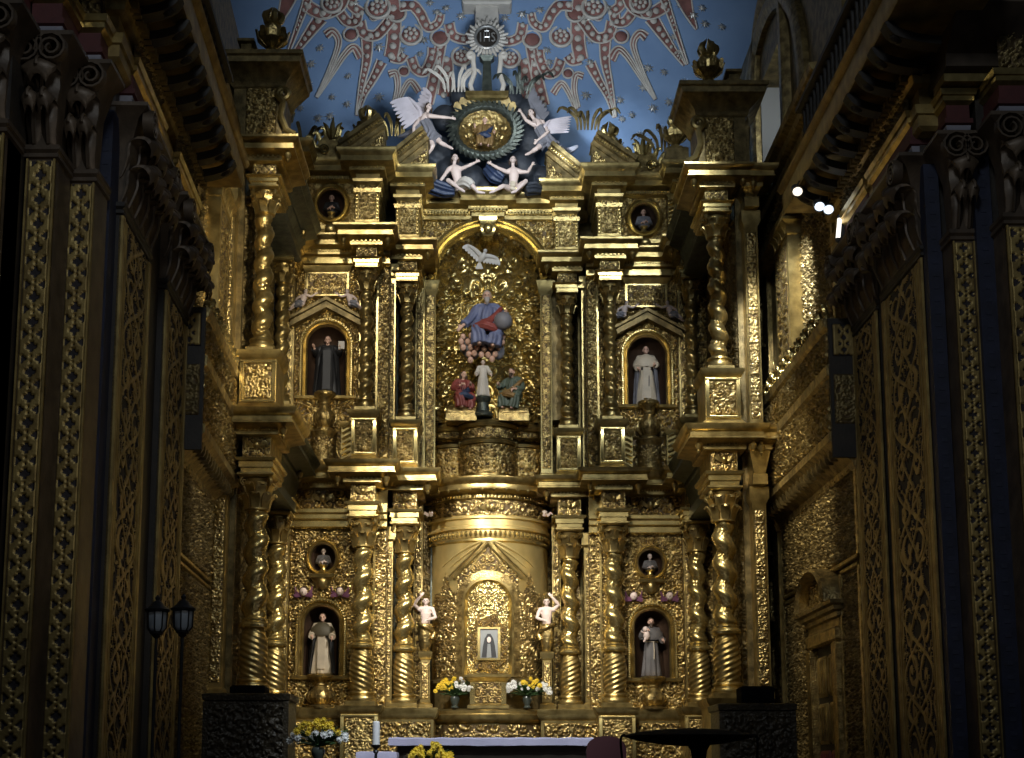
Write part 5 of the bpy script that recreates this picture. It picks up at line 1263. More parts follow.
def hair_cap(t, hp, s, m_='hair', long=False, beard=None):
    mb = MB(); c = hp(0, .016, .028); mb.ball(c, (.055 * s, .058 * s, .055 * s), 12, 8)
    if long:
        for q in (-1, 1): mb.tube([hp(q * .045, .02, .02), hp(q * .056, .02, -.03), hp(q * .06, .015, -.085)], [.022 * s, .022 * s, .010 * s], 8)
        mb.tube([hp(0, .05, .02), hp(0, .055, -.04), hp(0, .05, -.1)], [.04 * s, .04 * s, .02 * s], 8)
    mb.build('hair', m_, t)
    if beard:
        mb = MB(); mb.tube([hp(0, -.030, -.035), hp(0, -.052, -.055), hp(0, -.058, -.085), hp(0, -.05, -.115)], [.036 * s, .032 * s, .024 * s, .006 * s], 8); mb.build('beard', beard, t)

def standJ(L, s, lel, lwr, rel, rwr):
    return {k: L(*v) for k, v in dict(head=(0, -.015, .93), neck=(0, 0, .85), chest=(0, 0, .72), pelvis=(0, 0, .50), Lsh=(-.112, 0, .80), Rsh=(.112, 0, .80), Lel=lel, Lwr=lwr, Rel=rel, Rwr=rwr,
                                      Lhip=(-.055, 0, .48), Lkn=(-.06, -.02, .27), Lan=(-.055, .0, .05), Rhip=(.055, 0, .48), Rkn=(.06, -.01, .27), Ran=(.055, .01, .05)).items()}

def robe_mesh(mb, L, s, ext=1.0, seed=1, top=.83, waist=.6, n=48, belt=True):
    rr = random.Random(seed); ph = [rr.uniform(0, 6.28) for _ in range(4)]; R = []
    for z, rx, ry in ((.022, .150, .115), (.03, .158, .122), (.12, .150, .115), (.25, .140, .108), (.40, .128, .098), (.52, .118, .092), (.60, .104, .084), (.66, .112, .088), (.74, .128, .088), (.79, .125, .078), (.82, .085, .06), (top, .052, .045)):
        k = max(0, (.62 - z) / .62); row = []
        for j in range(n):
            a = 2 * PI * j / n
            fo = 1 + (.17 * k + .02) * (.6 * math.cos(7 * a + ph[0] + z * 1.3) + .4 * math.cos(11 * a + ph[1] - z * 2) + .25 * math.cos(17 * a + ph[2]))
            row.append(L(rx * ext * fo * math.cos(a), ry * ext * fo * math.sin(a), z))
        R.append(row)
    mb.rows(R)

def sleeves(mb, J, s, r1=.05, r2=.06):
    for q in 'LR':
        sh, el, wr = J[q + 'sh'], J[q + 'el'], J[q + 'wr']
        mb.tube([J['chest'].lerp(J['neck'], .7), sh, sh.lerp(el, .5), el, el.lerp(wr, .55), el.lerp(wr, .86)], [.05 * s, r1 * s * 1.1, r1 * s, r1 * s, r2 * s, r2 * s * .95], 12)

def cloak_mesh(mb, L, s, gap=1.1, z0=.03, z1=.82, ext=1.22, seed=2):
    R = []; n = 40
    for i, z in enumerate(np.linspace(z0, z1, 12)):
        k = (z - z0) / (z1 - z0); rx = (.175 - .035 * k) * ext if k < .9 else .11 * ext; ry = (.13 - .02 * k) * ext if k < .9 else .075 * ext; row = []; inn = []
        for j in range(n + 1):
            a = -PI / 2 + gap * (1 - .45 * k) + (2 * PI - 2 * gap * (1 - .45 * k)) * j / n
            fo = 1 + .06 * (1 - k) * math.cos(13 * a + seed) + .03 * math.cos(23 * a)
            row.append(L(rx * fo * math.cos(a), ry * fo * math.sin(a), z)); inn.append(L((rx * fo - .02) * math.cos(a), (ry * fo - .02) * math.sin(a), z))
        R.append(row + inn[::-1])
    mb.rows(R)

def saint(name, label, loc, s, habit, arms, cape=None, hood=None, hair='hair', beard=None, belt=None, flesh='skin', scap=None, yaw=0, cat='statue'):
    o = Vector(loc); cy, sy = math.cos(yaw), math.sin(yaw)
    def L(x, y, z): return o + Vector((x * cy - y * sy, x * sy + y * cy, z)) * s
    t = thing(name, label, cat, loc); J = standJ(L, s, *arms)
    hp, blob = figure_body(t, J, s, flesh, (sy, -cy, 0)); hair_cap(t, hp, s, hair, False, beard)
    mb = MB(); robe_mesh(mb, L, s, seed=len(label)); sleeves(mb, J, s); mb.build('habit', habit, t, True, 60)
    if cape:
        mb = MB(); cloak_mesh(mb, L, s); mb.build('cloak', cape, t, True, 60)
    if hood:
        mb = MB(); R = []
        for z, rx, ry in ((.66, .20, .135), (.68, .21, .14), (.75, .195, .13), (.80, .15, .105), (.835, .10, .08), (.86, .055, .055)): R.append([L(rx * math.cos(2 * PI * j / 32) * (1 + .03 * math.cos(9 * j)), ry * math.sin(2 * PI * j / 32), z - .035 * abs(math.sin(2 * PI * j / 32)) * (z < .75)) for j in range(32)])
        mb.rows(R); mb.build('shoulder_cape', hood, t, True, 60)
    if belt:
        mb = MB(); mb.tube([L(.112 * math.cos(a), .09 * math.sin(a) , .60) for a in np.linspace(0, 2 * PI, 25)], .010 * s, 6); mb.tube([L(.03, -.095, .60), L(.035, -.115, .45), L(.03, -.12, .30)], .009 * s, 6); mb.build('cord_belt', belt, t)
    if scap:
        mb = MB(); mb.rows([[L(-.06, -.118 - .02 * (z < .2), z), L(.06, -.118 - .02 * (z < .2), z), L(.055, -.10, z), L(-.055, -.10, z)] for z in (.10, .3, .5, .65, .74)]); mb.build('scapular', scap, t)
    return t, L, J

A1 = ((-.17, -.03, .66), (-.15, -.13, .62), (.17, -.03, .66), (.17, -.13, .60))
saint('saint_statue', 'friar statue in cream habit and dark shoulder cape in the lower left niche', (-3.27, 27.56, 3.53), 1.22, 'habit', A1, 'black', 'capecloth', scap='habit')
saint('saint_statue', 'friar statue in plain grey-brown habit in the lower right niche', (3.30, 28.26, 3.53), 1.20, 'friar', ((-.17, -.04, .68), (-.10, -.15, .76), (.16, -.02, .64), (.18, -.12, .62)), None, 'friar', belt='habit', beard='hair')
saint('saint_statue', 'black robed statue with raised hands in the upper left niche', (-3.27, 27.60, 9.17), 1.28, 'black', ((-.18, -.04, .70), (-.20, -.13, .77), (.18, -.04, .70), (.20, -.13, .76)), 'black', None, scap='black')
saint('saint_statue', 'statue in cream habit and grey cloak in the upper right niche', (3.30, 28.30, 9.17), 1.28, 'habit', ((-.17, -.03, .66), (-.14, -.13, .60), (.17, -.03, .68), (.13, -.13, .66)), 'greycloak', 'habit', belt='friar', scap='habit')
# things they hold
m = MB(); c = Vector((3.30 - .13, 28.26 - .20, 3.53 + .96)); m.ball(c, (.055, .055, .06), 10, 8); m.ball(c + Vector((.02, .02, -.12)), (.07, .06, .10), 10, 8); m.tube([c + Vector((-.03, 0, -.08)), c + Vector((-.10, -.03, -.04))], [.02, .012], 6); m.tube([c + Vector((.0, 0, -.18)), c + Vector((-.05, -.04, -.26))], [.03, .015], 6)
tag(m.build('held_infant', 'palelflesh'), 'small pale figure held up beside the head of the grey-brown friar', 'figure')
m = MB(); m.box(-3.03, -2.91, 27.37, 27.41, 10.12, 10.28); m.box(-3.025, -2.915, 27.365, 27.415, 10.13, 10.27); tag(m.build('held_book', 'white', None, False), 'pale book held by the black robed statue in the upper left niche', 'book')

def bust(label, x, y, z, s, robe, flesh='skin', hair='hair', beard=None):
    t = thing('bust', label, 'bust', (x, y, z)); o = Vector((x, y, z - .60 * s))
    def L(a, b, c): return o + Vector((a, b, c)) * s
    mb = MB(); J = standJ(L, s, (-.15, 0, .68), (-.05, -.12, .66), (.15, 0, .68), (.05, -.13, .68))
    for q in 'LR':
        for k in ('hip', 'kn', 'an'): J[q + k] = L(-.03 if q == 'L' else .03, 0, .60)
        J[q + 'ft'] = L(0, 0, .60)
    J['pelvis'] = L(0, 0, .62)
    hp, _ = figure_body(t, J, s, flesh); hair_cap(t, hp, s, hair, False, beard)
    mb = MB(); R = []
    for zz, rx, ry in ((.58, .085, .07), (.62, .12, .085), (.70, .14, .095), (.77, .14, .085), (.82, .09, .065), (.845, .05, .045)): R.append([L(rx * math.cos(2 * PI * j / 28) * (1 + .04 * math.cos(7 * j)), ry * math.sin(2 * PI * j / 28), zz) for j in range(28)])
    mb.rows(R); sleeves(mb, J, s, .042, .045); mb.build('robe', robe, t, True, 60)
    mb = MB(); mb.lathe([(.11, 0), (.12, .02), (.06, .05), (.05, .09), (.09, .12), (.1, .14)], 16, (x, y, z - .13)); mb.build('socle', 'gold', t)
bust('dark robed bust inside the left attic oval', -3.20, 27.22, 12.94, .98, 'black')
bust('brown robed bust inside the right attic oval', 3.27, 27.97, 12.94, .98, 'greycloak')
bust('dim bust inside the lower left oval above the niche', -3.27, 27.52, 5.70, .86, 'friar', 'palelflesh')
bust('pale haired bust inside the lower right oval above the niche', 3.30, 28.22, 5.70, .86, 'friar', 'palelflesh', 'grey')

# caryatid angels either side of the drum
def caryatid(x, y, s, label):
    t = thing('caryatid', label, 'statue', (x, y, 2.9)); sc = 1.25; o = Vector((x, y, 4.0 - .05 * sc))
    def L(a, b, c): return o + Vector((a * s, b, c)) * sc
    J = standJ(L, sc, (-.20, -.03, .88), (-.09, -.06, 1.0), (.16, -.04, .66), (.06, -.12, .62))
    for q, k in (('L', -1), ('R', 1)):
        J[q + 'hip'] = L(k * .04, 0, .44); J[q + 'kn'] = L(k * .025, -.01, .26); J[q + 'an'] = L(0, 0, .12); J[q + 'ft'] = L(0, -.01, .08)
    hp, _ = figure_body(t, J, sc, 'palelflesh'); hair_cap(t, hp, sc, 'hair')
    mb = MB(); R = []
    for z, r_ in ((.05, .03), (.12, .07), (.25, .10), (.38, .12), (.48, .115), (.56, .105)): R.append([L(r_ * math.cos(2 * PI * j / 32) * (1 + .10 * math.cos(6 * j * 2 * PI / 32 + z * 16)), r_ * .85 * math.sin(2 * PI * j / 32) * (1 + .10 * math.cos(6 * j * 2 * PI / 32 + z * 16)), z) for j in range(32)])
    mb.rows(R); mb.tube(spl([L(-.12, -.07, .56), L(0, -.13, .50), L(.13, -.05, .42), L(.10, -.08, .30)], 5), .035 * sc, 8); mb.build('gilt_drapery', 'goldc', t)
    mb = MB(); h0 = hp(0, .0, .06)
    for k in range(7):
        a = 2 * PI * k / 7; mb.tube([h0 + Vector((math.cos(a) * .05, math.sin(a) * .05, 0)), h0 + Vector((math.cos(a) * .07, math.sin(a) * .07, .06)), h0 + Vector((math.cos(a) * .05, math.sin(a) * .05, .13))], [.022, .02, .004], 6)
    mb.lathe([(.06, 0), (.065, .03), (.05, .05)], 12, h0 - Vector((0, 0, .02))); mb.build('feather_crown', 'goldb', t)
    mb = MB(); mb.rect(x - .10, x + .10, y - .10, y + .1, [(.05, 2.9), (.05, 3.0), (.0, 3.04), (-.01, 3.9), (.03, 3.95), (.04, 4.06), (0, 4.08)], 'lrfb'); mb.build('tapered_post', 'gold', t)
    relief('post_carving', 'goldc', t, (x, y - .101, 3.1), (1, 0, 0), (0, 0, 1), .16, .75, 'scroll', .14, depth=.03, step=.012)
caryatid(-1.27, 28.45, 1, 'pale half-figure with gilt skirt and raised arm on the left side of the drum')
caryatid(1.20, 28.55, -1, 'pale half-figure with gilt skirt and raised arm on the right side of the drum')

# ------------------------------------------------------------ figures of the great niche
def clothtubes(t, name, m_, items, vox=.014):
    """draped cloth: a core along each path with thinner folds wound along it, fused into one surface"""
    mb = MB()
    for pts, rad in items:
        P = spl(pts, 4) if len(pts) > 2 else [Vector(pts[0]).lerp(Vector(pts[1]), f / 4) for f in range(5)]
        R = np.interp(np.linspace(0, 1, len(P)), np.linspace(0, 1, len(rad)), rad).tolist()
        mb.tube(P, [r * .86 for r in R], 10)
        for k in range(7):
            Q = []
            for i, p in enumerate(P):
                tt = (P[min(i + 1, len(P) - 1)] - P[max(i - 1, 0)]).normalized(); n1 = tt.cross(Vector((.3, .2, 1))).normalized(); n2 = tt.cross(n1); an = 2 * PI * k / 7 + .5 * i / len(P)
                Q.append(p + (n1 * math.cos(an) + n2 * math.sin(an)) * R[i] * .82)
            mb.tube(Q, [r * .27 for r in R], 6)
    return remesh(mb.build(name, m_, t, True, None), vox * .8)

def seated(name, label, o, s, robe, mantle, face, lean, arms, hair, beard=None, long=False, tilt=0, flesh='skin', cat='statue'):
    o = Vector(o); f = Vector(face).normalized(); r = Vector((-f.y, f.x, 0))  # r: figure's side
    def L(x, y, z): return o + (r * x - f * y + Vector((0, 0, z))) * s
    t = thing(name, label, cat, o)
    J = {k: L(*v) for k, v in dict(head=(lean * .9, -.05, .50), neck=(lean * .8, -.02, .415), chest=(lean * .6, -.01, .28), pelvis=(0, 0, .07), Lsh=(-.11 + lean * .7, 0, .365), Rsh=(.11 + lean * .7, 0, .365), Lel=arms[0], Lwr=arms[1], Rel=arms[2], Rwr=arms[3],
          Lhip=(-.07, -.02, .06), Lkn=(-.11, -.22, .08), Lan=(-.09, -.24, -.15), Rhip=(.07, -.02, .06), Rkn=(.12, -.20, .05), Ran=(.07, -.22, -.17)).items()}
    hp, _ = figure_body(t, J, s, flesh, face); hair_cap(t, hp, s, hair, long, beard)
    it = [([J['pelvis'], J['chest'], J['chest'].lerp(J['neck'], .8)], [.13 * s, .115 * s, .10 * s, .06 * s])]
    for q in 'LR': it += [([J['chest'].lerp(J['neck'], .6), J[q + 'sh'], J[q + 'el'], J[q + 'el'].lerp(J[q + 'wr'], .8)], [.06 * s, .062 * s, .052 * s, .058 * s]), ([J[q + 'hip'], J[q + 'kn'], J[q + 'an']], [.10 * s, .085 * s, .10 * s])]
    clothtubes(t, 'robe', robe, it, .016 * s)
    it = [([L(.17, .0, .37), L(.13, -.11, .27), L(.02, -.15, .16), L(-.10, -.20, .10)], [.03 * s, .038 * s, .045 * s, .045 * s]), ([L(.14, .0, .30), L(.08, -.13, .17), L(-.05, -.24, .10), L(-.15, -.28, .02)], [.03 * s, .045 * s, .055 * s, .04 * s]), ([L(-.16, -.24, .06), L(-.02, -.29, .06), L(.12, -.26, .02)], [.04 * s, .06 * s, .05 * s])]
    clothtubes(t, 'mantle', mantle, it, .016 * s)
    return t, L, J, hp
gz = at(485, 334, 28.5); s_ = 1.75
seated('god_father_statue', 'large bearded figure in blue robe and red mantle seated above the cherub cluster', (-.02, 28.75, gz.z), s_, 'blue', 'red', (0, -1, 0), 0, ((-.20, -.05, .22), (-.30, -.14, .10), (.20, -.03, .24), (.22, -.14, .26)), 'grey', 'grey')
g = at(503, 321, 28.25); m = MB(); m.ball(g, .195, 28, 18); tag(m.build('globe', 'greycloak'), 'round blue-grey globe under the hand of the large bearded figure', 'globe')
# rays behind and cherub cluster
t = thing('cherub_cluster', 'tight cluster of pale little cherub heads under the seated bearded figure', 'cherubs', at(480, 360, 28.6))
rows_ = [(342, [461, 468, 475, 482, 489, 496, 503]), (348, [464, 471, 478, 485, 492, 499]), (354, [468, 475, 482, 489, 496]), (336, [463, 471, 479, 487, 495, 502]), (360, [471, 493])]
for py, xs in rows_:
    for px in xs:
        c = at(px + random.uniform(-1, 1), py + random.uniform(-1, 1), 28.55 + random.uniform(-.04, .06))
        mb = MB(); mb.ball(c, (.062, .06, .074), 10, 8); mb.ball(c + Vector((0, -.06, -.01)), (.012, .02, .014), 6, 4); hd = mb.build('cherub_head', 'skin', t)
        mb = MB(); mb.ball(c + Vector((0, .02, .035)), (.065, .058, .052), 10, 6); mb.build('hair', 'hair', hd)
mb = MB()
for k in range(9): mb.ball(at(466 + 4.0 * k, 346 + 5 * math.sin(k), 28.72), (.15, .12, .20), 10, 8)
remesh(mb.build('cloud', 'greycloak', t, True, None), .03)
# standing child and the plinths of the group
mb = MB(); mb.lathe([(.20, 9.0), (.21, 9.06), (.14, 9.12), (.12, 9.30), (.16, 9.36), (.17, 9.42), (.05, 9.425)], 20, (at(483, 401, 28.55).x, 28.55, 0)); tag(mb.build('child_plinth', 'darkgreen'), 'small round dark green plinth under the standing child', 'plinth')
for x_, w_ in ((-.56, 'left'), (.54, 'right')):
    mb = MB(); mb.rect(x_ - .30, x_ + .30, 28.45, 28.95, [(.02, 8.9), (.02, 9.06), (0, 9.08), (0, 9.16), (.02, 9.19), (0, 9.2)], 'lrfb'); tag(mb.build('figure_plinth', 'goldc'), f'low gilt plinth under the seated figure on the {w_} of the great niche', 'plinth')
b = at(483, 401, 28.62)
saint('child_statue', 'small standing child statue in white tunic between the two seated figures', (b.x, 28.50, 9.42), .80, 'white', ((-.16, -.04, .66), (-.17, -.13, .58), (.16, -.04, .68), (.20, -.10, .60)), None, None, 'hair', flesh='palelflesh')
seated('seated_woman_statue', 'statue of a seated woman in red and blue, left of the standing child', (-.56, 28.70, 9.36), 1.16, 'red', 'dblue', (.35, -1, 0), .03, ((-.18, -.08, .22), (-.08, -.22, .26), (.18, -.10, .22), (.10, -.24, .28)), 'hair', None, True)
seated('seated_man_statue', 'statue of a seated bearded man in green, right of the standing child', (.54, 28.72, 9.38), 1.24, 'green', 'orange', (-.4, -1, 0), -.02, ((-.20, -.10, .24), (-.18, -.24, .26), (.18, -.06, .20), (.10, -.20, .16)), 'hair', 'hair')

def wing(t, root, tip, spread, m_, name='wing', feathers=7, thick=.03):
    """feathered wing: quills fanned from the arm of the wing towards spread"""
    mb = MB(); root, tip, spread = Vector(root), Vector(tip), Vector(spread); arm = tip - root; ln = arm.length
    mb.tube(spl([root, root.lerp(tip, .4) - spread * .12, tip], 4), [.05, .055, .055, .05, .05, .045, .04, .03, .015], 8)
    for k in range(feathers):
        f = (k + .3) / feathers; b = root.lerp(tip, f); e = b + spread * (1 - .15 * f) + arm * (.10 + .35 * f)
        mb.ribbon(spl([b, b.lerp(e, .5) + arm * .02, e], 3), [ln / feathers * 1.0, ln / feathers * 1.5, ln / feathers * 1.5, ln / feathers * 1.4, ln / feathers * 1.3, ln / feathers * 1.0, ln / feathers * .3], thick, arm)
    return mb.build(name, m_, t)
d = at(482, 257, 28.2); t = thing('dove', 'white carved dove with spread wings under the great arch', 'dove', d)
mb = MB(); mb.tube([d + Vector((.06, -.06, .09)), d + Vector((.05, -.04, .05)), d + Vector((0, 0, -.02)), d + Vector((-.06, .04, -.10))], [.02, .05, .075, .03], 10); mb.ball(d + Vector((.07, -.07, .11)), .045, 10, 8); mb.tube([d + Vector((.08, -.10, .11)), d + Vector((.095, -.15, .10))], [.015, .003], 6); mb.build('body', 'white', t)
mb = MB()
for k in range(5): mb.ribbon([d + Vector((-.05, .03, -.09)), d + Vector((-.12 + .03 * k, .06, -.24))], [.03, .05], .015, (1, 0, 0))
mb.build('tail', 'white', t)
wing(t, d + Vector((-.03, 0, .03)), d + Vector((-.30, .0, .27)), Vector((-.04, .02, -.16)), 'white', feathers=6, thick=.02); wing(t, d + Vector((.05, 0, .02)), d + Vector((.34, 0, -.04)), Vector((-.06, .02, -.14)), 'white', feathers=6, thick=.02)

# ------------------------------------------------------------ crowning group
MC = at(485, 131, 28.35)
t = thing('crowning_medallion', 'round dark wreath medallion with gilt back at the top centre of the altarpiece', 'medallion', MC)
mb = MB(); R = []
for j in range(48):
    a = 2 * PI * j / 48; row = []
    for i in range(12):
        q = 2 * PI * i / 12; rr = .67 + .11 * math.cos(q) * (1 + .10 * math.cos(24 * a)); row.append((MC.x + rr * math.cos(a) * 1.0, MC.y + .11 * math.sin(q), MC.z + rr * math.sin(a) * .86))
    R.append(row)
R.append(R[0]); mb.rows(R, True, False); mb.build('wreath', 'darkgreen', t)
mb = MB()
for j in range(40):
    a = 2 * PI * j / 40; c = Vector((MC.x + .67 * math.cos(a), MC.y - .10, MC.z + .67 * .86 * math.sin(a))); d = Vector((math.cos(a + .9), -.2, .86 * math.sin(a + .9)))
    for q in (-1, 1): mb.ribbon([c - d * .04, c + d * .05 + Vector((math.cos(a), 0, math.sin(a))) * .06 * q, c + d * .13 + Vector((math.cos(a), 0, math.sin(a))) * .09 * q], [.03, .07, .01], .02, Vector((math.cos(a), 0, math.sin(a))))
mb.build('wreath_leaves', 'darkgreen', t)
nn = 40; A_, B_ = np.meshgrid(np.linspace(0, 2 * PI, 80), np.linspace(.02, 1, 24))
X_ = .62 * B_ * np.cos(A_); Z_ = .54 * B_ * np.sin(A_)
P_ = np.stack([MC.x + X_, MC.y + .30 - .30 * B_ ** 2 - .06 * h_scroll(X_, Z_, .3, 3) * (1 - B_ ** 6), MC.z + Z_], -1)
mk('gilt_back', P_.reshape(-1, 3), gridfaces(24, 80), 'goldc', t, None, True, None)
mb = MB()
for k in range(9):
    a = PI * (.22 + .56 * k / 8); c = Vector((MC.x + .72 * math.cos(a), MC.y - .08, MC.z + .66 * math.sin(a))); mb.ribbon([c, c + Vector((math.cos(a) * .06, -.05, .10)), c + Vector((math.cos(a) * .08, -.08, .17))], [.14, .16, .06], .04, (1, 0, 0))
mb.build('crown_band', 'goldd', t)
seated('medallion_figure', 'small seated figure inside the crowning wreath medallion', (MC.x, MC.y - .02, MC.z - .28), .98, 'orange', 'dblue', (0, -1, 0), 0, ((-.20, -.06, .25), (-.22, -.18, .30), (.20, -.06, .25), (.20, -.16, .18)), 'hair')
# dark clouds behind and under the medallion
mb = MB()
for px, py, r in ((445, 118, .3), (437, 150, .34), (450, 172, .34), (470, 178, .34), (500, 178, .36), (522, 165, .34), (532, 140, .34), (528, 112, .3), (510, 98, .28), (462, 98, .26), (425, 170, .28), (540, 178, .28), (485, 190, .3)):
    mb.ball(at(px, py, 28.75), (r, .22, r), 14, 10)
o = remesh(mb.build('cloud_bank', 'cloud', None, True, None), .045); tag(o, 'dark billowing cloud bank behind the crowning medallion', 'cloud')

def posed(name, label, px, s, Y, J2, robe=None, face=(0, -1, 0), flesh='palelflesh', hair='hair', cat='angel', up=(0, 0, 1)):
    """figure posed by joint points read off the photograph at one real distance, each with its own depth offset"""
    J = {k: at(v[0], v[1], Y + (v[2] if len(v) > 2 else 0)) for k, v in J2.items()}
    t = thing(name, label, cat, J['pelvis']); hp, _ = figure_body(t, J, s, flesh, face, up=up); hair_cap(t, hp, s, hair, True)
    return t, J, hp
# left flying angel
t, J, hp = posed('flying_angel', 'winged angel flying at the left of the crowning medallion, arm stretched to it', 0, 1.25, 28.1, dict(head=(429, 107), neck=(427, 113), chest=(424, 121), pelvis=(431, 134), Lsh=(421, 118, .05), Rsh=(430, 116, -.1), Lel=(414, 126, -.1), Lwr=(413, 136, -.15), Rel=(441, 117, -.1), Rwr=(451, 118, -.05), Lhip=(429, 137, 0), Lkn=(433, 146, -.15), Lan=(427, 155, -.05), Rhip=(434, 136, 0), Rkn=(441, 143, -.15), Ran=(449, 147, 0), Lft=(424, 157, -.1), Rft=(453, 149, -.05)), face=(.5, -1, -.1))
clothtubes(t, 'tunic', 'greycloak', [([J['chest'], J['pelvis'], J['Lkn'].lerp(J['Lhip'], .4)], [.12, .13, .12]), ([J['pelvis'], J['Rkn'].lerp(J['Rhip'], .4)], [.12, .11]), ([J['chest'], at(412, 132, 28.2), at(398, 137, 28.25)], [.09, .07, .03])], .018)
wing(t, at(421, 117, 28.12), at(408, 97, 28.0), Vector((-.34, .0, -.34)), 'pwing', feathers=8); wing(t, at(424, 114, 28.3), at(431, 94, 28.3), Vector((-.26, .05, .02)), 'pwing', feathers=7)
# right flying angel
t, J, hp = posed('flying_angel', 'winged angel leaning to the right of the crowning medallion, wing flung outward', 0, 1.25, 28.2, dict(head=(531, 113), neck=(534, 119), chest=(539, 127), pelvis=(547, 139), Lsh=(534, 125, -.1), Rsh=(543, 122, .05), Lel=(526, 120, -.1), Lwr=(521, 112, -.05), Rel=(548, 132, -.12), Rwr=(538, 140, -.15), Lhip=(545, 142, 0), Lkn=(536, 149, -.15), Lan=(530, 153, -.05), Rhip=(550, 141, 0), Rkn=(558, 150, -.1), Ran=(566, 156, 0), Lft=(525, 155, -.1), Rft=(570, 158, -.02)), face=(-.5, -1, -.1))
clothtubes(t, 'tunic', 'greycloak', [([J['chest'], J['pelvis'], J['Rkn'].lerp(J['Rhip'], .3)], [.12, .13, .13]), ([J['pelvis'], J['Lkn'].lerp(J['Lhip'], .4)], [.12, .11]), ([J['Rkn'], at(566, 152, 28.25), at(578, 146, 28.3)], [.12, .09, .03])], .018)
wing(t, at(545, 133, 28.2), at(550, 120, 28.1), Vector((.50, .0, -.02)), 'pwing', feathers=7); wing(t, at(541, 121, 28.3), at(529, 100, 28.3), Vector((.22, .05, .16)), 'greycloak', feathers=7)
# reclining pair holding the wreath up
t, J, hp = posed('reclining_angel', 'pale reclining figure with blue drapery, left one under the medallion', 0, 1.25, 28.15, dict(head=(455, 158), neck=(454, 165), chest=(456, 172), pelvis=(459, 186), Lsh=(449, 169), Rsh=(461, 169), Lel=(444, 176, -.1), Lwr=(438, 184, -.1), Rel=(468, 166, -.1), Rwr=(476, 162, -.05), Lhip=(456, 188), Lkn=(448, 180, -.25), Lan=(460, 189, -.3), Rhip=(463, 188), Rkn=(471, 184, -.25), Ran=(478, 192, -.3), Lft=(465, 192, -.32), Rft=(485, 193, -.32)))
clothtubes(t, 'blue_drapery', 'dblue', [([at(425, 180, 28.1), at(432, 186, 28.0), at(445, 190, 28.05), at(455, 191, 28.05)], [.10, .17, .16, .10]), ([at(430, 175, 28.2), at(428, 184, 28.1), at(434, 192, 28.05)], [.08, .12, .08])], .02)
clothtubes(t, 'loin_cloth', 'white', [([J['pelvis'], at(466, 182, 27.95), at(472, 186, 27.9)], [.11, .12, .09])], .016)
t, J, hp = posed('reclining_angel', 'pale reclining figure with spread legs, right one under the medallion', 0, 1.25, 28.2, dict(head=(513, 160), neck=(513, 167), chest=(514, 175), pelvis=(513, 188), Lsh=(507, 172), Rsh=(521, 172), Lel=(498, 168, -.1), Lwr=(491, 164, -.05), Rel=(528, 172, -.05), Rwr=(532, 165, 0), Lhip=(510, 189), Lkn=(503, 186, -.25), Lan=(494, 191, -.3), Rhip=(517, 189), Rkn=(526, 181, -.25), Ran=(516, 191, -.3), Lft=(489, 193, -.3), Rft=(511, 193, -.32)))
clothtubes(t, 'dark_drapery', 'cloud', [([at(525, 190, 28.15), at(535, 188, 28.2), at(545, 190, 28.25)], [.13, .15, .10]), ([at(537, 178, 28.3), at(540, 186, 28.25)], [.1, .12])], .02)
clothtubes(t, 'loin_cloth', 'habit', [([J['pelvis'] + Vector((-.05, -.05, 0)), J['pelvis'] + Vector((.06, -.06, 0))], [.12, .12])], .016)
clothtubes(t, 'blue_sash', 'dblue', [([at(487, 168, 28.35), at(495, 176, 28.3), at(503, 180, 28.3)], [.12, .16, .10])], .02)
# small angels lying on the gables of the upper niches
for sd, cx, yw in (('left', -3.27, 27.45), ('right', 3.30, 28.15)):
    for q in (-1, 1):
        s = .72; o = Vector((cx + q * .42, yw - .22, 10.98))
        J = {k: o + Vector((v[0] * q, v[1], v[2])) * s for k, v in dict(head=(.0, -.05, .40), neck=(.03, -.03, .33), chest=(.06, 0, .22), pelvis=(.10, 0, .05), Lsh=(-.04, -.06, .29), Rsh=(.14, .0, .28), Lel=(-.16, -.08, .24), Lwr=(-.26, -.10, .30), Rel=(.25, -.04, .20), Rwr=(.28, -.08, .08), Lhip=(.08, -.05, .03), Lkn=(.26, -.12, .05), Lan=(.42, -.10, -.09), Rhip=(.14, .02, .03), Rkn=(.30, -.04, -.02), Ran=(.46, -.03, -.14)).items()}
        t = thing('gable_angel', f'little pale angel lying on the {"left" if q < 0 else "right"} slope of the upper {sd} niche gable', 'angel', J['pelvis'])
        hp, _ = figure_body(t, J, s, 'palelflesh', (-q * .3, -1, 0)); hair_cap(t, hp, s)
        clothtubes(t, 'drapery', 'greycloak', [([J['pelvis'], J['Lkn'].lerp(J['Lhip'], .3), J['Rkn']], [.07, .07, .05])], .012)

# sunburst with monogram, on scrolled stand, cross foot above
c = at(487, 38, 28.3)
t = thing('sunburst_monogram', 'white sunburst disc with IHS letters above the medallion', 'sunburst', c)
mb = MB(); mb.lathe([(.02, -.03), (.24, -.03), (.24, .03), (.02, .03)], 36); mb.xf(Matrix.Translation(c) @ Matrix.Rotation(PI / 2, 4, 'X')); mb.build('dark_disc', 'dark', t)
mb = MB(); mb.tube([c + Vector((.255 * math.cos(a), -.03, .255 * math.sin(a))) for a in np.linspace(0, 2 * PI, 37)], .032, 8); mb.build('rim', 'silver', t)
for k in range(28):
    a = 2 * PI * k / 28; d = Vector((math.cos(a), 0, math.sin(a))); s = Vector((-d.z, 0, d.x)); e = .47 if k % 2 else .41
    mb = MB(); mb.ribbon([c + d * .27, c + d * .36, c + d * e], [.045, .075, .035], .05, s); mb.build('ray', 'white', t)
def stroke(pts, nm):
    mb = MB(); mb.tube([c + Vector((x, -.045, z)) for x, z in pts], .016, 6); mb.build(nm, 'silver', t)
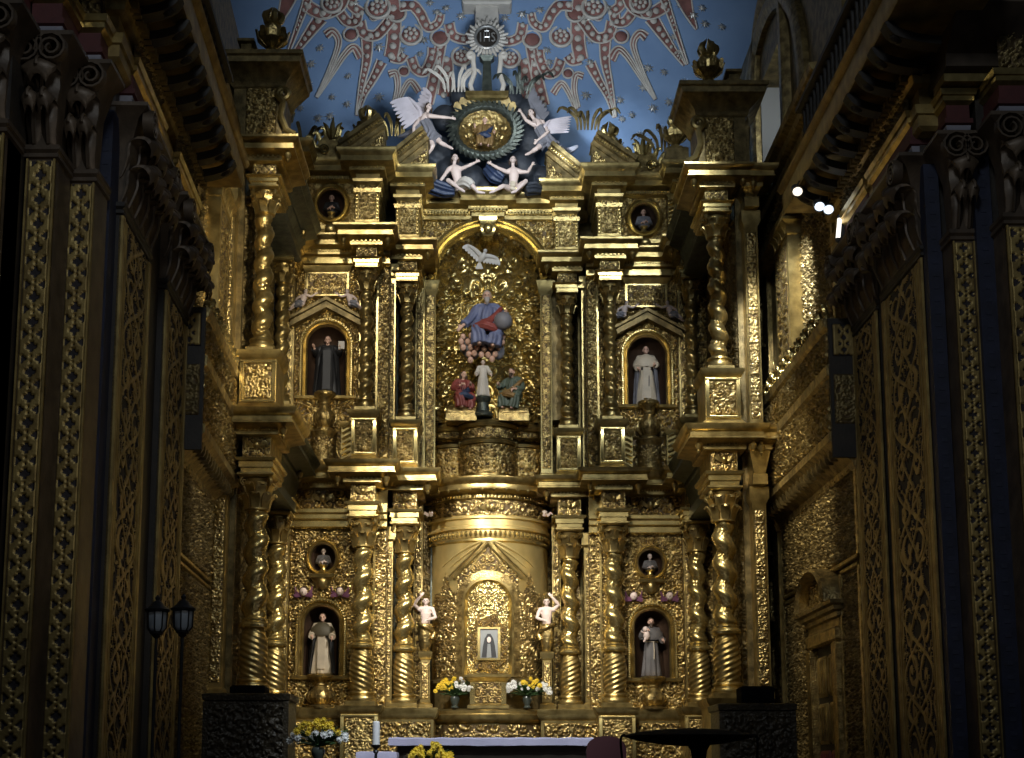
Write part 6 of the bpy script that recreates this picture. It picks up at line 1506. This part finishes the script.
stroke([(-.14, -.10), (-.14, .10)], 'letter_I')
mb = MB()
for P in ([(-.06, -.10), (-.06, .10)], [(.05, -.10), (.05, .10)], [(-.06, 0), (.05, 0)]): mb.tube([c + Vector((x, -.045, z)) for x, z in P], .013, 6)
mb.build('letter_H', 'silver', t)
stroke([(.17, .075), (.14, .10), (.105, .08), (.11, .03), (.16, -.02), (.17, -.07), (.135, -.10), (.10, -.075)], 'letter_S')
mb = MB(); mb.tube([c + Vector((-.005, -.045, 0)), c + Vector((-.005, -.045, .19))], .014, 6); mb.tube([c + Vector((-.05, -.045, .14)), c + Vector((.04, -.045, .14))], .014, 6); mb.build('small_cross', 'silver', t)
b = at(487, 96, 28.3)
t = thing('sunburst_stand', 'scrolled pale stand holding up the sunburst', 'stand', b)
for s in (-1, 1):
    mb = MB(); z0, z1 = b.z, c.z - .42
    P = [(c.x + s * .30, 28.28, z0), (c.x + s * .36, 28.26, z0 + (z1 - z0) * .25), (c.x + s * .27, 28.26, z0 + (z1 - z0) * .55), (c.x + s * .30, 28.26, z0 + (z1 - z0) * .85)] + [(c.x + s * (.36 - .07 * math.cos(q) * (1 - q / 9)), 28.25, z1 - .02 + .07 * math.sin(q) * (1 - q / 9)) for q in np.linspace(0, 6, 12)]
    mb.tube(P, .055, 8); mb.build('scroll', 'white', t)
mb = MB(); mb.rect(c.x - .11, c.x + .11, 28.24, 28.44, [(.04, b.z), (.04, b.z + .06), (0, b.z + .1), (-.03, c.z - .55), (.05, c.z - .45)], 'lrfb'); mb.build('stem', 'darkgreen', t)
mb = MB(); mb.rect(c.x - .42, c.x + .42, 28.1, 28.5, [(0, b.z - .14), (.04, b.z - .1), (.04, b.z), (0, b.z + .02)], 'lrfb'); mb.build('foot_plate', 'gold', t)
q0, q1 = at(487, 24, 28.5), at(487, 8, 28.5)
t = thing('cross_shaft', 'pale stone block and slab rising above the sunburst into the top of the photo', 'shaft', (c.x, 28.5, q0.z))
mb = MB(); mb.rect(q0.x - .25, q0.x + .25, 28.42, 28.7, [(0, c.z + .30), (0, q1.z), (-.04, q1.z + .01)], 'lrfb'); mb.build('block', 'white', t)
mb = MB(); mb.rect(q0.x - .27, q0.x + .27, 28.40, 28.7, [(-.19, c.z + .40), (-.19, q1.z - .04)], 'f'); mb.build('inset', 'capband', t)
mb = MB(); mb.rect(q0.x - .54, q0.x + .54, 28.3, 28.8, [(-.04, q1.z), (0, q1.z + .04), (0, q1.z + .15), (-.06, q1.z + .3)], 'lrfb'); mb.build('slab', 'white', t)

# foliage sprays rising behind the crowning group, left and right
def spray(px, py, Y, n, label, m_='darkgreen', sc=1):
    b = at(px, py, Y); t = thing('leaf_spray', label, 'foliage', b)
    for k in range(n):
        f = (k + .5) / n - .5; d = Vector((f * 2.0 + random.uniform(-.2, .2), -.1 - random.random() * .3, (1 - abs(f) * .6) * random.uniform(.7, 1.15))) * (.5 * sc)
        mb = MB(); P = spl([b + Vector((f * .5, 0, 0)), b + d * .6, b + d + Vector((f * .25, -.1, -.02)), b + d * 1.02 + Vector((f * .5, -.12, -.16))], 4)
        mb.ribbon(P, np.interp(np.linspace(0, 1, len(P)), [0, .4, .8, 1], [.03, .075, .06, .015]).tolist(), .03, (1, 0, .2)); mb.tube([p + Vector((0, -.02, 0)) for p in P], .012, 5); mb.build('leaf', m_, t)
for px, py, lab, m_ in ((455, 92, 'leaf spray by the left scroll of the sunburst stand', 'white'), (520, 94, 'dark leaf spray by the right scroll of the sunburst stand', 'darkgreen'), (395, 136, 'gilt leaf spray between urn and left pediment', 'gold'), (588, 130, 'dark leaf spray left of the right pediment urn', 'goldd'), (665, 152, 'leaf spray right of the right crest', 'goldd'), (303, 150, 'leaf spray left of the left crest', 'goldd')):
    spray(px, py, 28.5 if 390 < px < 580 else 27.6, 7, lab, m_)

# ============================================================ ALTAR AND FURNISHINGS
t = thing('predella', 'curved carved gilt base with shelf and middle block below the drum', 'altar base', (0, 28.6, 1))
cP = (0, 29.5, 0); h = dict(a0=PI, a1=2 * PI)
mb = MB(); mb.lathe([(1.62, 1.0), (1.62, 2.6), (1.70, 2.64), (1.74, 2.72), (1.74, 2.78), (1.66, 2.80)], 48, cP, **h); mb.build('lower_body', 'gold', t)
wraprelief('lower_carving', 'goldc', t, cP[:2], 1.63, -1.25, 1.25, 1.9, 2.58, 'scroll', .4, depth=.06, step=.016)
mb = MB(); mb.lathe([(1.60, 2.76), (1.66, 2.80), (1.66, 2.86), (1.58, 2.90), (1.30, 2.91)], 48, cP, **h); mb.build('shelf', 'gold', t)
mb = MB(); mb.lathe([(1.28, 2.9), (1.28, 3.36), (1.32, 3.40), (1.38, 3.44), (1.38, 3.50), (1.26, 3.53)], 48, cP, **h); mb.build('upper_body', 'goldd', t)
mb = MB(); mb.rect(-.36, .36, 27.95, 28.6, [(.05, 2.9), (.05, 2.96), (0, 3.0), (0, 3.42), (.04, 3.46), (.10, 3.52), (.10, 3.57), (0, 3.6)]); mb.build('middle_block', 'gold', t)
relief('block_carving', 'goldc', t, (0, 27.949, 3.0), (1, 0, 0), (0, 0, 1), .62, .44, 'scroll', .2, depth=.04, step=.012)
for s in (-1, 1):
    mb = MB(); mb.rect(s * .31 - .05, s * .31 + .05, 27.92, 28.2, [(0, 2.98), (0, 3.42)]); mb.build('block_pilaster', 'goldb', t)

def flowers(x, y, z, w, h, n, yf, label, seed, vase=True, mix='wpetal'):
    rr = random.Random(seed); t = thing('flower_arrangement', label, 'flowers', (x, y, z))
    vz = h * .38 if vase else .05
    mb = MB(); mb.lathe([(.07, 0), (.08, .02), (.05, .05), (.09, vz * .6), (.10, vz * .8), (.08, vz)], 16, (x, y, z)); mb.build('vase', 'vase', t)
    mb = MB()
    for k in range(110):
        a, e = rr.uniform(0, 6.28), rr.uniform(.1, 1); b = Vector((x, y, z + vz)); d = Vector((math.cos(a) * w * .55 * e, math.sin(a) * w * .3 * e, (h - vz) * rr.uniform(.05, .8)))
        mb.ribbon([b, b + d * .6 + Vector((0, 0, .03)), b + d], [.02, .05, .008], .008, Vector((-math.sin(a), math.cos(a), .3)))
    mb.build('foliage', 'leafg', t)
    for k in range(n):
        u = rr.uniform(-1, 1); c = Vector((x + u * w * .5, y - .05 + rr.uniform(-.12, .06), z + vz + (h - vz) * (1 - u * u * .6) * rr.uniform(.35, 1)))
        yel = yf(u, (c.z - z) / h); r = rr.uniform(.032, .050); mb = MB()
        for q in range(9):
            a = 2 * PI * q / 9; d = Vector((math.cos(a), -.35, math.sin(a))); mb.ribbon([c, c + d * r * .7, c + d * r * 1.1], [r * .3, r * .6, r * .25], .012, Vector((-math.sin(a), 0, math.cos(a))))
        mb.ball(c + Vector((0, -.02, 0)), (r * .55, r * .45, r * .55), 8, 6); mb.build('bloom', 'yellow' if yel else mix, t)
flowers(-.66, 28.05, 2.91,   .78, .62, 40, lambda u, v: u < .0, 'vase of yellow and white flowers on the left of the gilt shelf', 3)
flowers(.78, 28.05, 2.91, .95, .62, 50, lambda u, v: -.2 < u < .55 and v > .68, 'vase of white and yellow flowers on the right of the gilt shelf', 5)

# altar table with its cloth
az = at(490, 739, 21.4).z
t = thing('altar_table', 'dark carved altar table at the bottom centre of the photo', 'altar', (.05, 21.8, 1))
mb = MB(); mb.rect(-1.38, 1.50, 21.5, 22.4, [(.06, 1.0), (.06, 1.1), (0, 1.14), (0, az - .12), (.04, az - .06), (.04, az - .01)], 'lrfb'); mb.build('table_body', 'dark', t)
relief('front_carving', ['goldd', 'dark'], t, (-1.05, 21.499, 1.3), (1, 0, 0), (0, 0, 1), .5, az - 1.5, 'scroll', .25, depth=.03, step=.014, two=True)
o = MB(); R = []
for z, e in ((az - .10, .07), (az, .07), (az + .02, .05)):
    R.append([(x + e * (-1 if x < 0 else 1), y + e * (-1 if y < 22 else 1), z + .006 * math.sin(x * 17)) for x, y in [(q, 21.44) for q in np.linspace(-1.44, 1.54, 40)] + [(q, 22.45) for q in np.linspace(1.54, -1.44, 40)]])
o.rows(R); oc = o.build('altar_cloth', 'cloth'); tag(oc, 'lilac white cloth covering the altar table top', 'altar cloth')
sz = at(377, 752, 20.6).z
t = thing('side_table', 'small low table under a pale cloth left of the altar', 'table', (-1.62, 20.9, 1))
mb = MB(); mb.rect(-1.88, -1.38, 20.7, 21.1, [(0, 1.0), (0, sz - .04)], 'lrfb'); mb.build('table_body', 'dark', t)
mb = MB(); mb.rect(-1.88, -1.38, 20.7, 21.1, [(.04, sz - .20), (.05, sz - .03), (.04, sz), (-.02, sz + .01)], 'lrfb'); oc = mb.build('table_cloth', 'cloth'); tag(oc, 'pale lilac cloth on the low side table', 'tablecloth')
cb = at(376, 745, 20.2)
t = thing('candlestick', 'black iron candlestick under the white candle, left of the altar', 'candlestick', (cb.x, 20.2, 1))
mb = MB(); H_ = cb.z - 1.0; mb.lathe([(.14, 0), (.15, .02), (.04, .07), (.025, .2), (.04, .3), (.02, .36), (.02, H_ - .12), (.04, H_ - .1), (.02, H_ - .06), (.07, H_ - .015), (.075, H_), (.02, H_ + .005)], 20, (cb.x, 20.2, 1.0)); mb.build('stand', 'iron', t)
mb = MB(); mb.lathe([(.052, .005), (.053, .02), (.053, .32), (.04, .335), (.012, .33)], 20, (cb.x, 20.2, cb.z)); mb.tube([(cb.x, 20.2, cb.z + .32), (cb.x + .004, 20.2, cb.z + .36)], .005, 6); oc = mb.build('candle', 'wax'); tag(oc, 'thick white candle standing left of the altar', 'candle')
fz = at(318, 757, 19.8)
def floorstand(x, y, z, label):
    mb = MB(); mb.lathe([(.18, 0), (.19, .03), (.05, .08), (.04, z - 1.12), (.12, z - 1.05), (.14, z - 1.0)], 18, (x, y, 1.0)); tag(mb.build('flower_stand', 'iron'), label, 'stand')
floorstand(fz.x, 19.8, fz.z - .1, 'iron stand under the flowers left of the altar')
flowers(fz.x, 19.8, fz.z - .1, .80, .62, 46, lambda u, v: v > .70, 'arrangement of white flowers topped with yellow left of the candle', 8, True)
fy = at(431, 760, 20.4); floorstand(fy.x, 20.4, fy.z - .12, 'iron stand under the yellow flowers before the altar')
flowers(fy.x, 20.4, fy.z - .12, .60, .36, 40, lambda u, v: True, 'low bunch of yellow flowers in front of the altar', 9, False)

# dark red chair back
cz = at(606, 736, 19.0)
t = thing('chair', 'dark red leather chair with curved back beside the altar', 'chair', (cz.x, 18.7, 1))
mb = MB(); P = []
for i in range(17): a = PI * i / 16; P.append((cz.x - .27 * math.cos(a) * 1.0, 1.75 + (cz.z - 1.75) * min(1, math.sin(a) ** .35)))
mb.prism([(x, z) for x, z in P], (18.95, 19.05)); mb.build('backrest', 'chair', t)
mb = MB(); mb.rect(cz.x - .27, cz.x + .27, 18.4, 18.95, [(-.01, 1.38), (0, 1.40), (0, 1.46), (-.03, 1.5)], 'lrfb'); mb.build('seat', 'chair', t)
for sx in (-1, 1):
    for yy in (18.44, 19.0):
        mb = MB(); mb.rect(cz.x + sx * .23 - .025, cz.x + sx * .23 + .025, yy - .025, yy + .025, [(-.006, 1.0), (0, 1.05), (0, 1.40 if yy < 18.9 else 1.80)], 'lrfb'); mb.build('leg', 'blackw', t)

# black round-topped stand
bz = at(689, 736, 11.9)
t = thing('round_stand', 'black stand with wide round lens-shaped top at the bottom right of the photo', 'stand', (bz.x, 11.9, 0))
mb = MB(); mb.lathe([(.04, -.085), (.25, -.07), (.45, -.035), (.565, .0), (.45, .03), (.25, .055), (.04, .065)], 48, (bz.x, 11.9, bz.z)); mb.build('top', 'blackw', t)
mb = MB(); mb.lathe([(.26, 0), (.27, .03), (.06, .08), (.045, .3), (.045, bz.z - .35), (.05, bz.z - .25), (.07, bz.z - .12), (.10, bz.z - .07)], 24, (bz.x + .08, 11.9, 0)); mb.build('post', 'blackw', t)
for s in (-1, 1):
    mb = MB(); mb.tube(spl([(bz.x + s * .535, 11.9, bz.z + .01), (bz.x + s * .575, 11.9, bz.z - .02), (bz.x + s * .565, 11.9, bz.z - .2), (bz.x + s * .52, 11.9, bz.z - .6), (bz.x + s * .1, 11.9, bz.z - 1.1)], 5), .011, 6); mb.build('side_rod', 'blackw', t)

# dark carved boxes left and right (stalls) with black lids on them
for nm, xa, xb, ya, ztop, lab in (('left', 203, 290, 20.2, 693, 'dark carved box-like stall in front of the left columns'), ('right', 718, 796, 20.7, 703, 'dark carved box-like stall in front of the right columns')):
    p0, p1 = at(xa, ztop, ya), at(xb, ztop, ya); z1 = p0.z
    t = thing('carved_stall', lab, 'stall', ((p0.x + p1.x) / 2, ya, 1))
    mb = MB(); mb.rect(p0.x + .03, p1.x - .03, ya, ya + .9, [(.03, 1.0), (.03, 1.15), (0, 1.18), (0, z1 - .12), (.03, z1 - .1), (.04, z1 - .02), (0, z1)], 'lrfb'); mb.build('box_body', 'boxw', t)
    relief('front_carving', 'boxw', t, ((p0.x + p1.x) / 2, ya - .001, 1.2), (1, 0, 0), (0, 0, 1), p1.x - p0.x - .12, z1 - 1.35, 'mix', .34, depth=.05, step=.014)
    for s, x in ((-1, p0.x + .05), (1, p1.x - .05)):
        mb = MB(); mb.rect(x - .04, x + .04, ya - .03, ya, [(0, 1.2), (0, z1 - .12)]); mb.build('corner_post', 'boxw', t)
for xa, xb, zt, zb_, ya, base, lab, slope in ((231, 264, 685, 693, 20.4, at(250, 693, 20.2).z, 'flat black box lying on the left carved stall', .02), (742, 773, 686, 703, 20.9, at(750, 703, 20.7).z, 'black box standing on the right carved stall', .0)):
    p0, p1 = at(xa, zt, ya), at(xb, zt, ya)
    mb = MB(); mb.rect(p0.x, p1.x, ya, ya + .4, [(0, base), (.015, base + .02), (.015 , p0.z - .03), (-.02, p0.z)], 'lrfb'); tag(mb.build('black_box', 'blackw'), lab, 'box')

# processional lanterns before the left pier
for px, py, lab in ((157, 620, 'glazed lantern on a pole, the one nearer the left edge of the photo'), (183, 619, 'glazed lantern on a pole, the one nearer the left stall')):
    c = at(px, py, 14.9); t = thing('pole_lantern', lab, 'lantern', (c.x, 14.9, 1))
    mb = MB(); mb.lathe([(.14, 0), (.14, .03), (.03, .08), (.018, .2), (.018, c.z - 1.0 - .2), (.05, c.z - 1.0 - .17), (.03, c.z - 1 - .14)], 14, (c.x, 14.9, 1.0)); mb.build('pole', 'iron', t)
    mb = MB(); mb.lathe([(.06, -.13), (.095, -.09), (.10, .08), (.09, .09)], 8, c); mb.build('glass', 'glass', t)
    for k in range(8):
        a = 2 * PI * k / 8; mb = MB(); mb.tube([c + Vector((.068 * math.cos(a), .068 * math.sin(a), -.13)), c + Vector((.102 * math.cos(a), .102 * math.sin(a), -.085)), c + Vector((.108 * math.cos(a), .108 * math.sin(a), .09))], .008, 5); mb.build('rib', 'iron', t)
    mb = MB(); mb.lathe([(.13, .09), (.14, .11), (.08, .15), (.05, .19), (.02, .21), (.03, .24), (.005, .27)], 16, c); mb.build('roof', 'iron', t)
    mb = MB(); mb.lathe([(.02, -.17), (.07, -.15), (.075, -.125), (.06, -.12)], 12, c); mb.build('cup', 'iron', t)

# spot lamps at the end of the right cornice
def lamp(px, py, Y, m_, label, n=1):
    c = at(px, py, Y); t = thing('spot_lamp', label, 'lamp', c)
    mb = MB(); mb.lathe([(.05, .16), (.07, .14), (.075, .0), (.085, -.04)], 14); mb.xf(Matrix.Translation(c) @ Matrix.Rotation(-.9, 4, 'X')); mb.build('housing', 'spotbody', t)
    mb = MB(); mb.ball(c + Vector((0, -.03, -.02)), (.075, .07, .065), 12, 8); mb.build('bulb_face', m_, t)
    mb = MB(); mb.tube([c + Vector((0, .05, .08)), c + Vector((.06, .1, .2))], .014, 6); mb.build('bracket', 'spotbody', t)
    return c
l1 = lamp(797, 191, 19.9, 'lampw', 'warm spot lamp at the far end of the right cornice')
l2 = lamp(819, 206, 19.9, 'lampc', 'bluish white spot lamp, left of the pair under the right cornice end')
l3 = lamp(828, 209, 19.9, 'lampc', 'smaller bluish white spot lamp, right of the pair under the right cornice end')

q0, q1 = at(838, 240, 19.9), at(840, 217, 19.9)
t = thing('lit_edge_strip', 'short upright glowing strip added as the lit edge of the right pier capital', 'lamp', q0)  # added glowing strip imitating a lit edge of the capital, no lamp
mb = MB(); mb.tube([q0, q1], .035, 10); mb.build('glow_strip', 'edgeglow', t)
for p in (q0, q1):
    mb = MB(); mb.ball(p, .045, 10, 6); mb.build('end_cap', 'spotbody', t)
mb = MB(); mb.box(q0.x + .03, q0.x + .10, 19.88, 19.96, q0.z, q1.z); mb.build('backplate', 'spotbody', t)
# ============================================================ LIGHT
W = bpy.data.worlds.new('world'); S.world = W; W.use_nodes = True
bg = W.node_tree.nodes['Background']; bg.inputs['Color'].default_value = (.55, .62, .75, 1); bg.inputs['Strength'].default_value = .03

def spot(name, loc, tgt, col, power, size=50, blend=.6, r=.15):
    l = bpy.data.lights.new(name, 'SPOT'); l.energy = power; l.color = col; l.spot_size = math.radians(size); l.spot_blend = blend; l.shadow_soft_size = r
    o = bpy.data.objects.new(name, l); COL.objects.link(o); o.location = loc
    o.rotation_euler = (Vector(tgt) - Vector(loc)).to_track_quat('-Z', 'Y').to_euler(); return o
WARM, NEUT, COOL = (1, .88, .64), (1, .95, .85), (.80, .90, 1)
spot('spot_left_low', (-3.0, 17.8, 11.0), (0.2, 28.2, 4.9), NEUT, 6000, 30, .5, .12)
spot('spot_right_low', (4.2, 19.0, 11.0), (-1.2, 27.6, 4.9), NEUT, 3600, 34, .5, .12)
spot('spot_drum', (0.2, 16.5, 8.6), (0, 28.3, 5.3), NEUT, 3000, 15, .7, .12)
spot('spot_bay_left', (-1.0, 19.5, 10.4), (-3.3, 26.0, 5.2), WARM, 1300, 34, .6, .12)
spot('spot_bay_right', (1.5, 20.0, 10.4), (3.4, 26.6, 5.2), NEUT, 1300, 34, .6, .12)
spot('spot_upper_left', (-2.6, 19.0, 14.0), (-2.0, 27.5, 10.2), NEUT, 1150, 44)
spot('spot_upper_right', (3.6, 19.5, 14.0), (1.5, 28.0, 10.4), COOL, 1000, 44)
spot('spot_vault', (0.3, 23.5, 13.6), (0.3, 29.4, 16.6), COOL, 1000, 100, .8, .8)
spot('spot_vault_right', (1.2, 27.0, 14.2), (2.7, 29.6, 15.4), COOL, 450, 40, .9, .05)
spot('spot_right_wall', (4.2, 21.8, 11.0), (5.4, 23.8, 8.6), (.9, .95, 1), 800, 70)
spot('spot_right_lower', (2.0, 19.0, 9.0), (5.4, 25.2, 4.2), WARM, 700, 50)
spot('spot_left_wall', (-1.5, 18.5, 9.0), (-4.6, 24.0, 9.8), WARM, 950, 52)
spot('spot_left_pier', (1.5, 8.0, 5.5), (-4.3, 15.5, 6.5), NEUT, 200, 50)
spot('spot_right_pier', (-.5, 8.5, 5.0), (5.6, 17.0, 6.0), NEUT, 170, 46)
def area(name, loc, tgt, col, power, size):
    l = bpy.data.lights.new(name, 'AREA'); l.energy = power; l.color = col; l.size = size
    o = bpy.data.objects.new(name, l); COL.objects.link(o); o.location = loc
    o.rotation_euler = (Vector(tgt) - Vector(loc)).to_track_quat('-Z', 'Y').to_euler(); return o
area('nave_fill', (0, 3.0, 15.0), (0, 26, 6.0), COOL, 300, 2.5)  # unseen fill light added above the nave
spot('spot_forward_left', (2.5, 18.0, 11.2), (-4.0, 23.2, 5.6), NEUT, 800, 34)
spot('spot_forward_right', (-2.0, 18.0, 11.2), (4.3, 24.2, 5.6), WARM, 700, 34)
spot('spot_top', (-1.0, 19.5, 14.2), (0, 28.3, 15.3), NEUT, 700, 26)
spot('spot_altar', (0.5, 15.0, 9.0), (0, 21.5, 2.2), COOL, 3000, 46)
area('window_daylight', (5.72, 24.2, 14.4), (5.72, 26.3, 14.0), COOL, 14, .4)
spot('spot_niche_right', (1.8, 20.0, 12.2), (3.3, 28.0, 9.9), NEUT, 500, 18)
spot('spot_great_niche', (-.6, 19.0, 12.2), (.1, 28.8, 10.3), WARM, 700, 20)
V = S.view_settings
V.view_transform = 'Standard'; V.look = 'None'; V.gamma = 1; V.exposure = 0; V.use_curve_mapping = False
